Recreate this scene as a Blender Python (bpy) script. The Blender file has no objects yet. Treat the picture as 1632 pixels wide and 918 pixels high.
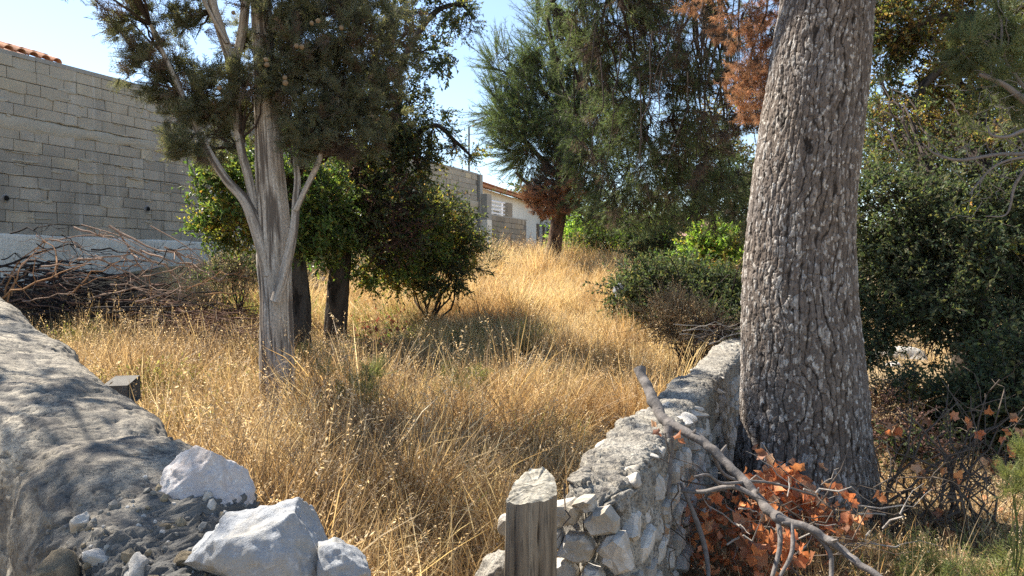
import bpy, math, random
import numpy as np
from mathutils import Vector, Matrix, Quaternion, Euler

random.seed(11)
rng = np.random.default_rng(11)
PI = math.pi
sc = bpy.context.scene
COL = sc.collection

# ---------------------------------------------------------------- camera
FPX = 1179.0                      # focal length in photo pixels (1632 wide)
PITCH = math.atan(33 / FPX)       # horizon a little above the middle
EYE = Vector((0, 0, 1.6))
cam_d = bpy.data.cameras.new('camera')
cam = bpy.data.objects.new('camera', cam_d)
COL.objects.link(cam)
cam.location = EYE
cam.rotation_euler = (PI / 2 - PITCH, 0, 0)
cam_d.sensor_width = 36
cam_d.lens = 36 * FPX / 1632
cam_d.clip_start = 0.05
cam_d.clip_end = 2000
sc.camera = cam

# ---------------------------------------------------------------- daylight
SUN_EL, SUN_AZ = math.radians(49), math.radians(54)     # azimuth: to the left of the view direction (+Y)
w = bpy.data.worlds.new('World')
sc.world = w
w.use_nodes = True
nt = w.node_tree
bg = nt.nodes['Background']
sky = nt.nodes.new('ShaderNodeTexSky')
sky.sky_type = 'NISHITA'
sky.sun_disc = False
sky.sun_elevation = SUN_EL
sky.sun_rotation = -SUN_AZ
sky.altitude = 50
sky.air_density = 1.0
sky.dust_density = 0.1
sky.ozone_density = 2.2
hs = nt.nodes.new('ShaderNodeHueSaturation')
hs.inputs['Saturation'].default_value = 0.92          # a milky summer sky
nt.links.new(sky.outputs[0], hs.inputs['Color'])
nt.links.new(hs.outputs[0], bg.inputs[0])
bg.inputs[1].default_value = 0.086
sl = bpy.data.lights.new('sun', 'SUN')
sun = bpy.data.objects.new('sun', sl)
COL.objects.link(sun)
sl.energy = 4.7
sl.angle = math.radians(0.55)
sl.color = (1.0, 0.93, 0.82)
S = Vector((-math.sin(SUN_AZ) * math.cos(SUN_EL), math.cos(SUN_AZ) * math.cos(SUN_EL), math.sin(SUN_EL)))
sun.rotation_euler = S.to_track_quat('Z', 'Y').to_euler()
sun.location = (-20, 20, 30)
sc.view_settings.view_transform = 'Standard'
sc.view_settings.look = 'None'
sc.view_settings.exposure = 1.6
sc.view_settings.gamma = 1.0
sc.cycles.max_bounces = 7
sc.cycles.diffuse_bounces = 4
sc.cycles.glossy_bounces = 2
sc.cycles.transmission_bounces = 5
sc.cycles.transparent_max_bounces = 6
sc.cycles.use_denoising = False
sc.cycles.sample_clamp_indirect = 6
sc.render.use_persistent_data = False

# ---------------------------------------------------------------- placing
_cp, _sp = math.cos(PITCH), math.sin(PITCH)


def P(px, py, Y):
    """world point at distance Y along +Y that the photo shows at pixel (px, py)"""
    u = (px - 816) / FPX
    v = -(py - 459) / FPX
    d = Vector((u, _cp + v * _sp, -_sp + v * _cp))
    return EYE + d * (Y / d.y)


def sm(a, b, x):
    t = np.clip((np.asarray(x, float) - a) / (b - a), 0, 1)
    return t * t * (3 - 2 * t)


# ---------------------------------------------------------------- noise (numpy)
def _h(i, j, k, s=0):
    n = (i * 374761393 + j * 668265263 + k * 2147483647 + s * 1274126177) & 0xffffffff
    n = ((n ^ (n >> 13)) * 1274126177) & 0xffffffff
    n = (n ^ (n >> 16)) & 0xffffffff
    return n / 4294967295.0


def vnoise(p, s=0):
    p = np.asarray(p, float)
    f = np.floor(p)
    t = p - f
    t = t * t * (3 - 2 * t)
    i = f.astype(np.int64)
    r = 0
    for dx in (0, 1):
        for dy in (0, 1):
            for dz in (0, 1):
                wgt = (t[:, 0] if dx else 1 - t[:, 0]) * (t[:, 1] if dy else 1 - t[:, 1]) * (t[:, 2] if dz else 1 - t[:, 2])
                r = r + wgt * _h(i[:, 0] + dx, i[:, 1] + dy, i[:, 2] + dz, s)
    return r * 2 - 1


def fbm(p, octv=4, s=0, gain=0.5):
    p = np.asarray(p, float)
    a, r, tot = 1.0, 0, 0
    for o in range(octv):
        r = r + a * vnoise(p * (2.03 ** o) + 17.3 * o, s + o)
        tot += a
        a *= gain
    return r / tot


def voro2(u, v, s=0, wrap=None):
    """F1, F2 and the cell's random number, in cell units; wrap = cells round the trunk"""
    iu = np.floor(u).astype(np.int64)
    iv = np.floor(v).astype(np.int64)
    F1 = np.full(u.shape, 9.0)
    F2 = np.full(u.shape, 9.0)
    R = np.zeros(u.shape)
    for du in (-1, 0, 1):
        for dv in (-1, 0, 1):
            cu, cv = iu + du, iv + dv
            hu = cu % wrap if wrap else cu
            px = cu + 0.1 + 0.8 * _h(hu, cv, hu * 0 + 3, s)
            py = cv + 0.1 + 0.8 * _h(hu, cv, hu * 0 + 7, s)
            d = np.hypot(u - px, v - py)
            r = _h(hu, cv, hu * 0 + 11, s)
            closer = d < F1
            F2 = np.where(closer, F1, np.minimum(F2, d))
            R = np.where(closer, r, R)
            F1 = np.where(closer, d, F1)
    return F1, F2, R


def voro3(p, s=0):
    i = np.floor(p).astype(np.int64)
    F1 = np.full(len(p), 9.0)
    F2 = np.full(len(p), 9.0)
    R = np.zeros(len(p))
    for dx in (-1, 0, 1):
        for dy in (-1, 0, 1):
            for dz in (-1, 0, 1):
                c = i + np.array([dx, dy, dz])
                q = np.stack([_h(c[:, 0], c[:, 1], c[:, 2], s + k) for k in (1, 2, 3)], 1) + c
                d = np.linalg.norm(p - q, axis=1)
                r = _h(c[:, 0], c[:, 1], c[:, 2], s + 9)
                cl = d < F1
                F2 = np.where(cl, F1, np.minimum(F2, d))
                R = np.where(cl, r, R)
                F1 = np.where(cl, d, F1)
    return F1, F2, R


# ---------------------------------------------------------------- the lie of the land
WALL_A = np.array([0.32, 2.85])        # right stone wall: middle of its near end
WALL_B = np.array([2.35, 7.75])        # and of its far end
WDIR = (WALL_B - WALL_A) / np.linalg.norm(WALL_B - WALL_A)


def gz(x, y):
    x = np.asarray(x, float)
    y = np.asarray(y, float)
    field = 1.66 * sm(5.5, 21, y) * 1.0 + 0.012 * np.clip(y - 21, 0, 40)
    field = field + 0.50 * sm(-2.5, -8, x) * sm(3, 10, y)
    right = 0.02 + 0.25 * sm(7, 30, y) + 0.9 * sm(18, 60, y)
    wx = WALL_A[0] + (y - WALL_A[1]) * WDIR[0] / WDIR[1]
    wx = np.where(y > 8, wx + (y - 8) * 0.06, wx)
    wid = 0.15 + 0.22 * np.clip(y - 7.5, 0, 30)
    m = sm(-1, 1, (x - wx - 0.0) / wid)
    z = field * (1 - m) + right * m
    p = np.stack([x.ravel(), y.ravel(), 0 * x.ravel()], 1) if x.ndim else np.array([[float(x), float(y), 0]])
    n = fbm(p * 0.45, 3, 5) * 0.12 * sm(2.5, 6, p[:, 1])
    return z + (n.reshape(x.shape) if x.ndim else float(n[0]))


def G(x, y, dz=0.0):
    return Vector((x, y, float(gz(x, y)) + dz))


def GP(px, py, up=0.0):
    """where the photo's pixel meets the ground"""
    Y = 3.0
    while Y < 40:
        q = P(px, py, Y)
        if q.z < float(gz(q.x, q.y)) + 0.02: break
        Y += 0.08
    q = P(px, py, Y)
    return G(q.x, q.y, up)


# ---------------------------------------------------------------- scene bookkeeping
def tag(o, label=None, cat=None, group=None, kind=None):
    if label: o['label'] = label
    if cat: o['category'] = cat
    if group: o['group'] = group
    if kind: o['kind'] = kind
    return o


def empty(name, loc, label, cat, group=None, rz=0):
    o = bpy.data.objects.new(name, None)
    COL.objects.link(o)
    o.location = loc
    o.rotation_euler = (0, 0, rz)
    o.empty_display_size = 0.2
    return tag(o, label, cat, group)


def link(name, me, parent=None, M4=None, world=True):
    """an object showing mesh me; coordinates of me are world coordinates unless M4 is given (world matrix)"""
    o = bpy.data.objects.new(name, me)
    COL.objects.link(o)
    m = M4 if M4 is not None else Matrix.Identity(4)
    if parent is not None:
        o.parent = parent
        pm = Matrix.LocRotScale(parent.location, parent.rotation_euler, parent.scale)
        q = parent.parent
        if q is not None:
            pm = Matrix.LocRotScale(q.location, q.rotation_euler, q.scale) @ pm
        m = pm.inverted() @ m
    o.matrix_basis = m
    return o


class MB:
    def __init__(s):
        s.v, s.f, s.m = [], [], []

    def add(s, vs, fs, mi=0):
        b = len(s.v)
        s.v.extend([tuple(q) for q in vs])
        s.f.extend([tuple(i + b for i in f) for f in fs])
        s.m.extend([mi] * len(fs))

    def mesh(s, name, mats, smooth=False):
        me = bpy.data.meshes.new(name)
        me.from_pydata(s.v, [], s.f)
        for m in mats: me.materials.append(m)
        if s.m and len(mats) > 1: me.polygons.foreach_set('material_index', s.m)
        if smooth: me.polygons.foreach_set('use_smooth', [True] * len(me.polygons))
        me.update()
        return me

    def obj(s, name, mats, parent=None, smooth=False):
        return link(name, s.mesh(name, mats, smooth), parent)


def np_mesh(name, V, F, mats, smooth=True, attrs=None):
    me = bpy.data.meshes.new(name)
    V = np.ascontiguousarray(V, dtype=np.float32)
    F = np.ascontiguousarray(F, dtype=np.int32)
    k = F.shape[1]
    me.vertices.add(len(V))
    me.vertices.foreach_set('co', V.ravel())
    me.loops.add(F.size)
    me.loops.foreach_set('vertex_index', F.ravel())
    me.polygons.add(len(F))
    me.polygons.foreach_set('loop_start', np.arange(0, F.size, k, dtype=np.int32))
    me.polygons.foreach_set('loop_total', np.full(len(F), k, dtype=np.int32))
    for m in mats: me.materials.append(m)
    me.update(calc_edges=True)
    if smooth: me.polygons.foreach_set('use_smooth', np.ones(len(F), dtype=bool))
    for n, a in (attrs or {}).items():
        at = me.attributes.new(n, 'FLOAT', 'POINT')
        at.data.foreach_set('value', np.ascontiguousarray(a, dtype=np.float32).ravel())
    return me


def grid_faces(nu, nv, wrap=False):
    """nu rows, nv columns"""
    i, j = np.meshgrid(np.arange(nu - 1), np.arange(nv if wrap else nv - 1), indexing='ij')
    j2 = (j + 1) % nv
    return np.stack([i * nv + j, i * nv + j2, (i + 1) * nv + j2, (i + 1) * nv + j], -1).reshape(-1, 4)


def spline(pts, n):
    pts = [Vector(p) for p in pts]
    if len(pts) == 2:
        return [pts[0].lerp(pts[1], i / (n - 1)) for i in range(n)]
    q = [pts[0] * 2 - pts[1]] + pts + [pts[-1] * 2 - pts[-2]]
    out = []
    m = len(pts) - 1
    for i in range(n):
        t = i / (n - 1) * m
        k = min(int(t), m - 1)
        t -= k
        a, b, c, d = q[k:k + 4]
        out.append(0.5 * ((2 * b) + (c - a) * t + (2 * a - 5 * b + 4 * c - d) * t * t + (3 * b - a - 3 * c + d) * t ** 3))
    return out


def interp(vals, n):
    return np.interp(np.linspace(0, 1, n), np.linspace(0, 1, len(vals)), vals)


def frames(pts):
    T = []
    for i in range(len(pts)):
        a = pts[max(i - 1, 0)]
        b = pts[min(i + 1, len(pts) - 1)]
        d = b - a
        T.append(d.normalized() if d.length > 1e-9 else Vector((0, 0, 1)))
    ref = Vector((1, 0, 0)) if abs(T[0].x) < 0.8 else Vector((0, 1, 0))
    N = []
    n = (ref - T[0] * ref.dot(T[0])).normalized()
    for t in T:
        n = n - t * n.dot(t)
        n = n.normalized() if n.length > 1e-6 else t.orthogonal().normalized()
        N.append(n)
    return T, N


def tube(mb, pts, rad, seg=6, mi=0, cap=True):
    pts = [Vector(p) for p in pts]
    if not hasattr(rad, '__len__'): rad = [rad] * len(pts)
    T, N = frames(pts)
    vs, fs = [], []
    for p, r, t, n in zip(pts, rad, T, N):
        b = t.cross(n)
        for k in range(seg):
            a = 2 * PI * k / seg
            vs.append(p + (n * math.cos(a) + b * math.sin(a)) * r)
    for i in range(len(pts) - 1):
        for k in range(seg):
            k2 = (k + 1) % seg
            fs.append((i * seg + k, i * seg + k2, (i + 1) * seg + k2, (i + 1) * seg + k))
    if cap:
        fs.append(tuple(range(seg))[::-1])
        fs.append(tuple((len(pts) - 1) * seg + k for k in range(seg)))
    mb.add(vs, fs, mi)


def box(mb, c, s, mi=0, M3=None):
    hx, hy, hz = s[0] / 2, s[1] / 2, s[2] / 2
    vs = [Vector((x, y, z)) for x in (-hx, hx) for y in (-hy, hy) for z in (-hz, hz)]
    if M3 is not None: vs = [M3 @ q for q in vs]
    vs = [q + Vector(c) for q in vs]
    mb.add(vs, [(0, 1, 3, 2), (4, 6, 7, 5), (0, 4, 5, 1), (2, 3, 7, 6), (0, 2, 6, 4), (1, 5, 7, 3)], mi)


def wander(a, b, n, amp, sag=0.0, seed=None):
    """a crooked line of n points from a to b"""
    a, b = Vector(a), Vector(b)
    L = (b - a).length
    out = []
    o = Vector((0, 0, 0))
    for i in range(n):
        t = i / (n - 1)
        if 0 < i < n - 1:
            o = o * 0.6 + Vector((random.gauss(0, 1), random.gauss(0, 1), random.gauss(0, 1))) * amp * L
        out.append(a.lerp(b, t) + o * math.sin(PI * t) + Vector((0, 0, -sag * L * math.sin(PI * t))))
    return out


# ---------------------------------------------------------------- materials
class NT:
    def __init__(s, name):
        s.m = bpy.data.materials.new(name)
        s.m.use_nodes = True
        s.t = s.m.node_tree
        s.t.nodes.clear()
        s.out = s.n('ShaderNodeOutputMaterial')

    def n(s, typ, **kw):
        x = s.t.nodes.new(typ)
        for k, v in kw.items():
            if k.startswith('i_'):
                x.inputs[k[2:].replace('_', ' ')].default_value = v
            else:
                setattr(x, k, v)
        return x

    def l(s, a, b):
        s.t.links.new(a, b)

    def noise(s, scale, detail=5, rough=0.6, vec=None, dist=0.0):
        x = s.n('ShaderNodeTexNoise')
        x.inputs['Scale'].default_value = scale
        x.inputs['Detail'].default_value = detail
        x.inputs['Roughness'].default_value = rough
        x.inputs['Distortion'].default_value = dist
        if vec is not None: s.l(vec, x.inputs['Vector'])
        return x.outputs['Fac']

    def ramp(s, fac, stops):
        x = s.n('ShaderNodeValToRGB')
        e = x.color_ramp.elements
        while len(e) < len(stops): e.new(0.5)
        for q, (p, c) in zip(e, stops):
            q.position = p
            q.color = (*c, 1) if len(c) == 3 else c
        s.l(fac, x.inputs['Fac'])
        return x.outputs['Color']

    def mix(s, fac, a, b, mode='MIX'):
        x = s.n('ShaderNodeMix', data_type='RGBA', blend_type=mode)
        for sock, val in ((x.inputs['Factor'], fac), (x.inputs['A'], a), (x.inputs['B'], b)):
            if hasattr(val, 'links'):
                s.l(val, sock)
            elif isinstance(val, (int, float)):
                sock.default_value = val
            else:
                sock.default_value = (*val, 1)
        for i in x.inputs:
            pass
        return x.outputs['Result']

    def math(s, op, a, b=0.0):
        x = s.n('ShaderNodeMath', operation=op)
        for sock, val in ((x.inputs[0], a), (x.inputs[1], b)):
            if hasattr(val, 'links'):
                s.l(val, sock)
            else:
                sock.default_value = val
        return x.outputs[0]

    def coords(s, obj=False, scale=None):
        if obj:
            v = s.n('ShaderNodeTexCoord').outputs['Object']
        else:
            v = s.n('ShaderNodeNewGeometry').outputs['Position']
        if scale:
            mp = s.n('ShaderNodeMapping')
            mp.inputs['Scale'].default_value = scale
            s.l(v, mp.inputs['Vector'])
            v = mp.outputs['Vector']
        return v

    def bsdf(s, col, rough=0.9, bump=None, bdist=0.01, bstr=1.0, spec=0.3, trans=0.0, tcol=None):
        p = s.n('ShaderNodeBsdfPrincipled')
        if hasattr(col, 'links'):
            s.l(col, p.inputs['Base Color'])
        else:
            p.inputs['Base Color'].default_value = (*col, 1)
        if hasattr(rough, 'links'):
            s.l(rough, p.inputs['Roughness'])
        else:
            p.inputs['Roughness'].default_value = rough
        p.inputs['Specular IOR Level'].default_value = spec
        if bump is not None:
            b = s.n('ShaderNodeBump')
            b.inputs['Distance'].default_value = bdist
            b.inputs['Strength'].default_value = bstr
            s.l(bump, b.inputs['Height'])
            s.l(b.outputs['Normal'], p.inputs['Normal'])
        res = p.outputs['BSDF']
        if trans:
            t = s.n('ShaderNodeBsdfTranslucent')
            tc = tcol if tcol is not None else col
            if hasattr(tc, 'links'):
                s.l(tc, t.inputs['Color'])
            else:
                t.inputs['Color'].default_value = (*tc, 1)
            mx = s.n('ShaderNodeMixShader')
            mx.inputs[0].default_value = trans
            s.l(res, mx.inputs[1])
            s.l(t.outputs[0], mx.inputs[2])
            res = mx.outputs[0]
        s.l(res, s.out.inputs['Surface'])
        return s.m


def leaf_mat(name, cols, trans=0.4, rough=0.6, spec=0.25, tboost=(1.5, 1.6, 0.8), patch=None, boost=0.85):
    """cols: colours met at random from clump to clump and leaf to leaf"""
    t = NT(name)
    r1 = t.n('ShaderNodeObjectInfo').outputs['Random']
    r2 = t.n('ShaderNodeNewGeometry').outputs['Random Per Island']
    f = t.math('FRACT', t.math('ADD', t.math('MULTIPLY', r1, 3.7), r2))
    n = len(cols)
    c = t.ramp(f, [((i + 0.5) / n, q) for i, q in enumerate(cols)])
    if patch:
        pn = t.noise(0.8, 4, 0.6, t.coords())
        c = t.mix(t.ramp(pn, [(0.44, (0, 0, 0)), (0.58, (1, 1, 1))]), c, t.mix(1.0, c, patch, 'MULTIPLY'))
    h = t.n('ShaderNodeHueSaturation')
    h.inputs['Saturation'].default_value = 1.0
    t.l(t.math('ADD', t.math('MULTIPLY', r1, 0.75), boost), h.inputs['Value'])
    t.l(c, h.inputs['Color'])
    tc = t.mix(1.0, h.outputs['Color'], tboost, 'MULTIPLY')
    return t.bsdf(h.outputs['Color'], rough, spec=spec, trans=trans, tcol=tc)


def rock_mat(name, c1, c2, c3, scale=6.0, bdist=0.012, obj=False, rnd=0.0, stain=None):
    t = NT(name)
    v = t.coords(obj)
    a = t.noise(scale, 8, 0.62, v, 0.6)
    b = t.noise(scale * 7, 8, 0.7, v)
    c = t.noise(scale * 38, 4, 0.7, v)
    col = t.mix(t.ramp(a, [(0.35, (0, 0, 0)), (0.65, (1, 1, 1))]), c1, c2)
    col = t.mix(t.ramp(b, [(0.52, (0, 0, 0)), (0.72, (1, 1, 1))]), col, c3)
    col = t.mix(t.ramp(c, [(0.3, (0.45, 0.45, 0.45)), (0.6, (0, 0, 0))]), col, tuple(q * 0.35 for q in c1))
    if stain:
        st = t.noise(scale * 1.3, 6, 0.65, t.coords(False, (1, 1.3, 0.8)), 1.2)
        col = t.mix(t.ramp(st, [(0.5, (0, 0, 0)), (0.64, (0.75, 0.75, 0.75))]), col, stain)
    if rnd:
        r = t.n('ShaderNodeObjectInfo').outputs['Random']
        h = t.n('ShaderNodeHueSaturation')
        t.l(t.math('ADD', t.math('MULTIPLY', r, rnd), 1 - rnd * 0.55), h.inputs['Value'])
        t.l(col, h.inputs['Color'])
        col = h.outputs['Color']
    bump = t.math('ADD', t.math('MULTIPLY', a, 0.6), t.math('ADD', t.math('MULTIPLY', b, 0.5), t.math('MULTIPLY', c, 0.16)))
    return t.bsdf(col, 0.95, bump, bdist, 1.0, 0.2)


def bark_mat(name, dark, mid, light, stretch=(60, 60, 8), bdist=0.006, attr=False, pale=None):
    t = NT(name)
    v = t.coords(False, stretch)
    a = t.noise(1.0, 6, 0.65, v, 0.4)
    b = t.noise(2.2, 5, 0.6, t.coords())
    col = t.ramp(a, [(0.3, dark), (0.5, mid), (0.72, light)])
    col = t.mix(t.math('MULTIPLY', b, 0.5), col, mid)
    bump = a
    if attr:
        cr = t.n('ShaderNodeAttribute', attribute_name='crack').outputs['Fac']
        ce = t.n('ShaderNodeAttribute', attribute_name='cell').outputs['Fac']
        plate = t.ramp(ce, [(0.0, mid), (0.45, tuple(q * 1.25 for q in mid)), (0.72, light), (0.9, pale or light), (1.0, pale or light)])
        fine = t.noise(90, 4, 0.7, t.coords(False, (1, 1, 0.4)))
        plate = t.mix(t.ramp(fine, [(0.35, (0.8, 0.8, 0.8)), (0.6, (0, 0, 0))]), plate, tuple(q * 0.55 for q in mid))
        drift = t.noise(2.6, 4, 0.6, t.coords(False, (1, 1, 0.5)))
        warm = t.mix(1.0, plate, (1.06, 1.0, 0.92), 'MULTIPLY')
        plate = t.mix(t.ramp(drift, [(0.42, (0, 0, 0)), (0.6, (0.8, 0.8, 0.8))]), plate, warm)
        col = t.mix(t.ramp(cr, [(0.1, (0, 0, 0)), (0.6, (1, 1, 1))]), dark, plate)
        bump = fine
    return t.bsdf(col, 0.95, bump, bdist, 1.0, 0.15)


# ---------------------------------------------------------------- scattering foliage and grass
_protos = {}


def proto_col(key, meshes):
    """an unlinked collection of clump meshes, used by the foliage objects' geometry nodes"""
    c = bpy.data.collections.new(key)
    for i, me in enumerate(meshes):
        o = bpy.data.objects.new('%s_clump_%02d' % (key, i), me)
        c.objects.link(o)
    _protos[key] = (c, len(meshes))
    return c


def scatter(name, key, pos, rot, scl, parent=None, idx=None):
    """one object whose geometry is clumps of collection key at pos (world)"""
    c, n = _protos[key]
    pos = np.asarray(pos, np.float32).reshape(-1, 3)
    rot = np.asarray(rot, np.float32).reshape(-1, 3)
    scl = np.asarray(scl, np.float32).ravel()
    if idx is None: idx = rng.integers(0, n, len(pos))
    if parent is not None:
        off = parent.location if parent.parent is None else parent.location + parent.parent.location
        loc = np.array(off)
    else:
        loc = pos.mean(0)
    me = bpy.data.meshes.new(name)
    me.vertices.add(len(pos))
    me.vertices.foreach_set('co', np.ascontiguousarray(pos - loc, dtype=np.float32).ravel())
    for nme, typ, arr in (('rot', 'FLOAT_VECTOR', rot), ('scl', 'FLOAT', scl), ('idx', 'INT', idx)):
        at = me.attributes.new(nme, typ, 'POINT')
        if typ == 'FLOAT_VECTOR':
            at.data.foreach_set('vector', arr.ravel())
        else:
            at.data.foreach_set('value', arr)
    me.update()
    o = bpy.data.objects.new(name, me)
    COL.objects.link(o)
    if parent is not None:
        o.parent = parent
    else:
        o.location = loc
    g = bpy.data.node_groups.new('scatter_' + name, 'GeometryNodeTree')
    g.interface.new_socket('Geometry', in_out='INPUT', socket_type='NodeSocketGeometry')
    g.interface.new_socket('Geometry', in_out='OUTPUT', socket_type='NodeSocketGeometry')
    gi, go = g.nodes.new('NodeGroupInput'), g.nodes.new('NodeGroupOutput')
    ip = g.nodes.new('GeometryNodeInstanceOnPoints')
    ci = g.nodes.new('GeometryNodeCollectionInfo')
    ci.inputs['Collection'].default_value = c
    ci.inputs['Separate Children'].default_value = True
    ci.inputs['Reset Children'].default_value = True

    def attr(nm, typ):
        a = g.nodes.new('GeometryNodeInputNamedAttribute')
        a.data_type = typ
        a.inputs['Name'].default_value = nm
        return a.outputs['Attribute']
    g.links.new(gi.outputs[0], ip.inputs['Points'])
    g.links.new(ci.outputs[0], ip.inputs['Instance'])
    ip.inputs['Pick Instance'].default_value = True
    g.links.new(attr('idx', 'INT'), ip.inputs['Instance Index'])
    g.links.new(attr('rot', 'FLOAT_VECTOR'), ip.inputs['Rotation'])
    g.links.new(attr('scl', 'FLOAT'), ip.inputs['Scale'])
    g.links.new(ip.outputs[0], go.inputs[0])
    md = o.modifiers.new('clumps', 'NODES')
    md.node_group = g
    return o


def dir_euler(d, roll=None):
    q = Vector(d).to_track_quat('Z', 'Y')
    q = q @ Quaternion((0, 0, 1), random.uniform(0, 2 * PI) if roll is None else roll)
    return tuple(q.to_euler())
# ================================================================ GROUND
def ground():
    t = NT('dry_soil')
    v = t.coords()
    a = t.noise(0.7, 6, 0.6, v)
    b = t.noise(9, 8, 0.7, v)
    c = t.noise(60, 5, 0.75, t.coords(False, (1, 0.45, 1)))
    col = t.mix(t.ramp(a, [(0.4, (0, 0, 0)), (0.6, (1, 1, 1))]), (0.23, 0.155, 0.082), (0.34, 0.245, 0.13))
    col = t.mix(t.ramp(b, [(0.45, (0, 0, 0)), (0.7, (1, 1, 1))]), col, (0.13, 0.085, 0.05))
    col = t.mix(t.ramp(c, [(0.5, (0, 0, 0)), (0.66, (1, 1, 1))]), col, (0.42, 0.33, 0.2))
    m = t.bsdf(col, 1.0, t.math('ADD', b, t.math('MULTIPLY', c, 0.5)), 0.03, 1.0, 0.1)
    xs = np.concatenate([np.linspace(-400, -14, 18), np.arange(-13, 13, 0.13), np.linspace(13.5, 30, 30), np.linspace(34, 400, 18)])
    ys = np.concatenate([np.linspace(-60, -3, 10), np.arange(-2.4, 12, 0.13), np.arange(12, 32, 0.4), np.linspace(33, 80, 24), np.linspace(90, 900, 16)])
    X, Y = np.meshgrid(xs, ys)
    Z = gz(X, Y)
    p = np.stack([X.ravel(), Y.ravel(), Z.ravel()], 1)
    p[:, 2] += fbm(p * 3.1, 3, 3) * 0.03 * (np.abs(p[:, 1]) < 40)
    me = np_mesh('ground', p, grid_faces(len(ys), len(xs)), [m])
    tag(link('ground', me), kind='structure')


ground()

# ================================================================ BLOCK WALL (left)
BW0 = np.array([-8.5, 12.3])
BWD = np.array([0.4, 0.9165])
BWN = Vector((BWD[1], -BWD[0], 0))                       # face normal, towards the field
BW_ROT = Matrix(((BWD[0], -BWN.x, 0), (BWD[1], -BWN.y, 0), (0, 0, 1)))     # local x along wall, y into wall
BW_END = 17.95


def wall_pt(s, d, z):
    return Vector((BW0[0] + BWD[0] * s + BWN.x * d, BW0[1] + BWD[1] * s + BWN.y * d, z))


def block_mat(name, base, scale=1.0):
    t = NT(name)
    r1 = t.n('ShaderNodeObjectInfo').outputs['Random']
    r2 = t.n('ShaderNodeNewGeometry').outputs['Random Per Island']
    f = t.math('FRACT', t.math('ADD', t.math('MULTIPLY', r1, 5.3), r2))
    d = tuple(q * 0.72 for q in base)
    col = t.ramp(f, [(0.0, d), (0.3, tuple(q * 0.92 for q in base)), (0.6, base), (0.86, tuple(q * 1.12 for q in base)), (0.97, (base[0] * 1.32, base[1] * 1.22, base[2] * 1.0))])
    a = t.noise(1.6, 6, 0.65, t.coords(False, (1, 1, 0.5)))
    col = t.mix(t.ramp(a, [(0.38, (0.8, 0.8, 0.8)), (0.6, (0, 0, 0))]), col, tuple(q * 0.6 for q in base))
    big = t.noise(0.45, 5, 0.6, t.coords())
    col = t.mix(t.ramp(big, [(0.46, (0, 0, 0)), (0.6, (0.7, 0.7, 0.7))]), col, (base[0] * 1.12, base[1] * 1.06, base[2] * 0.95))
    # lime runs down the face
    s_ = t.noise(5.0, 3, 0.6, t.coords(False, (1, 1, 0.07)))
    col = t.mix(t.ramp(s_, [(0.60, (0, 0, 0)), (0.70, (0.75, 0.75, 0.75))]), col, (0.62, 0.58, 0.50))
    s2 = t.noise(3.1, 4, 0.6, t.coords(False, (1.3, 1.3, 0.09)))
    col = t.mix(t.ramp(s2, [(0.6, (0, 0, 0)), (0.72, (0.6, 0.6, 0.6))]), col, tuple(q * 0.45 for q in base))
    b = t.noise(45, 6, 0.75, t.coords())
    col = t.mix(t.math('MULTIPLY', b, 0.5), col, tuple(q * 0.6 for q in base))
    return t.bsdf(col, 0.96, b, 0.008, 0.9, 0.15)


M_block = block_mat('concrete_block', (0.47, 0.43, 0.355))
M_block2 = block_mat('concrete_block_tan', (0.33, 0.285, 0.22))
M_joint = rock_mat('joint_mortar', (0.12, 0.11, 0.10), (0.19, 0.18, 0.16), (0.24, 0.22, 0.2), 5)
M_band = rock_mat('band_concrete', (0.50, 0.45, 0.35), (0.42, 0.38, 0.30), (0.56, 0.51, 0.41), 2.2)
M_cope = rock_mat('coping_concrete', (0.38, 0.36, 0.315), (0.31, 0.295, 0.26), (0.42, 0.39, 0.34), 1.6)


def plinth_material():
    t = NT('whitewashed_render')
    a = t.noise(1.3, 7, 0.65, t.coords(False, (1, 1, 0.6)))
    b = t.noise(12, 7, 0.7, t.coords())
    s_ = t.noise(4.0, 4, 0.6, t.coords(False, (1, 1, 0.12)))
    col = t.ramp(a, [(0.3, (0.50, 0.47, 0.40)), (0.5, (0.74, 0.70, 0.60)), (0.7, (0.82, 0.78, 0.68))])
    col = t.mix(t.ramp(s_, [(0.55, (0, 0, 0)), (0.75, (0.6, 0.6, 0.6))]), col, (0.30, 0.29, 0.27))
    col = t.mix(t.ramp(b, [(0.5, (0, 0, 0)), (0.75, (0.6, 0.6, 0.6))]), col, (0.33, 0.31, 0.28))
    return t.bsdf(col, 0.95, b, 0.02, 1.0, 0.2)


M_plinth = plinth_material()


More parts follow.
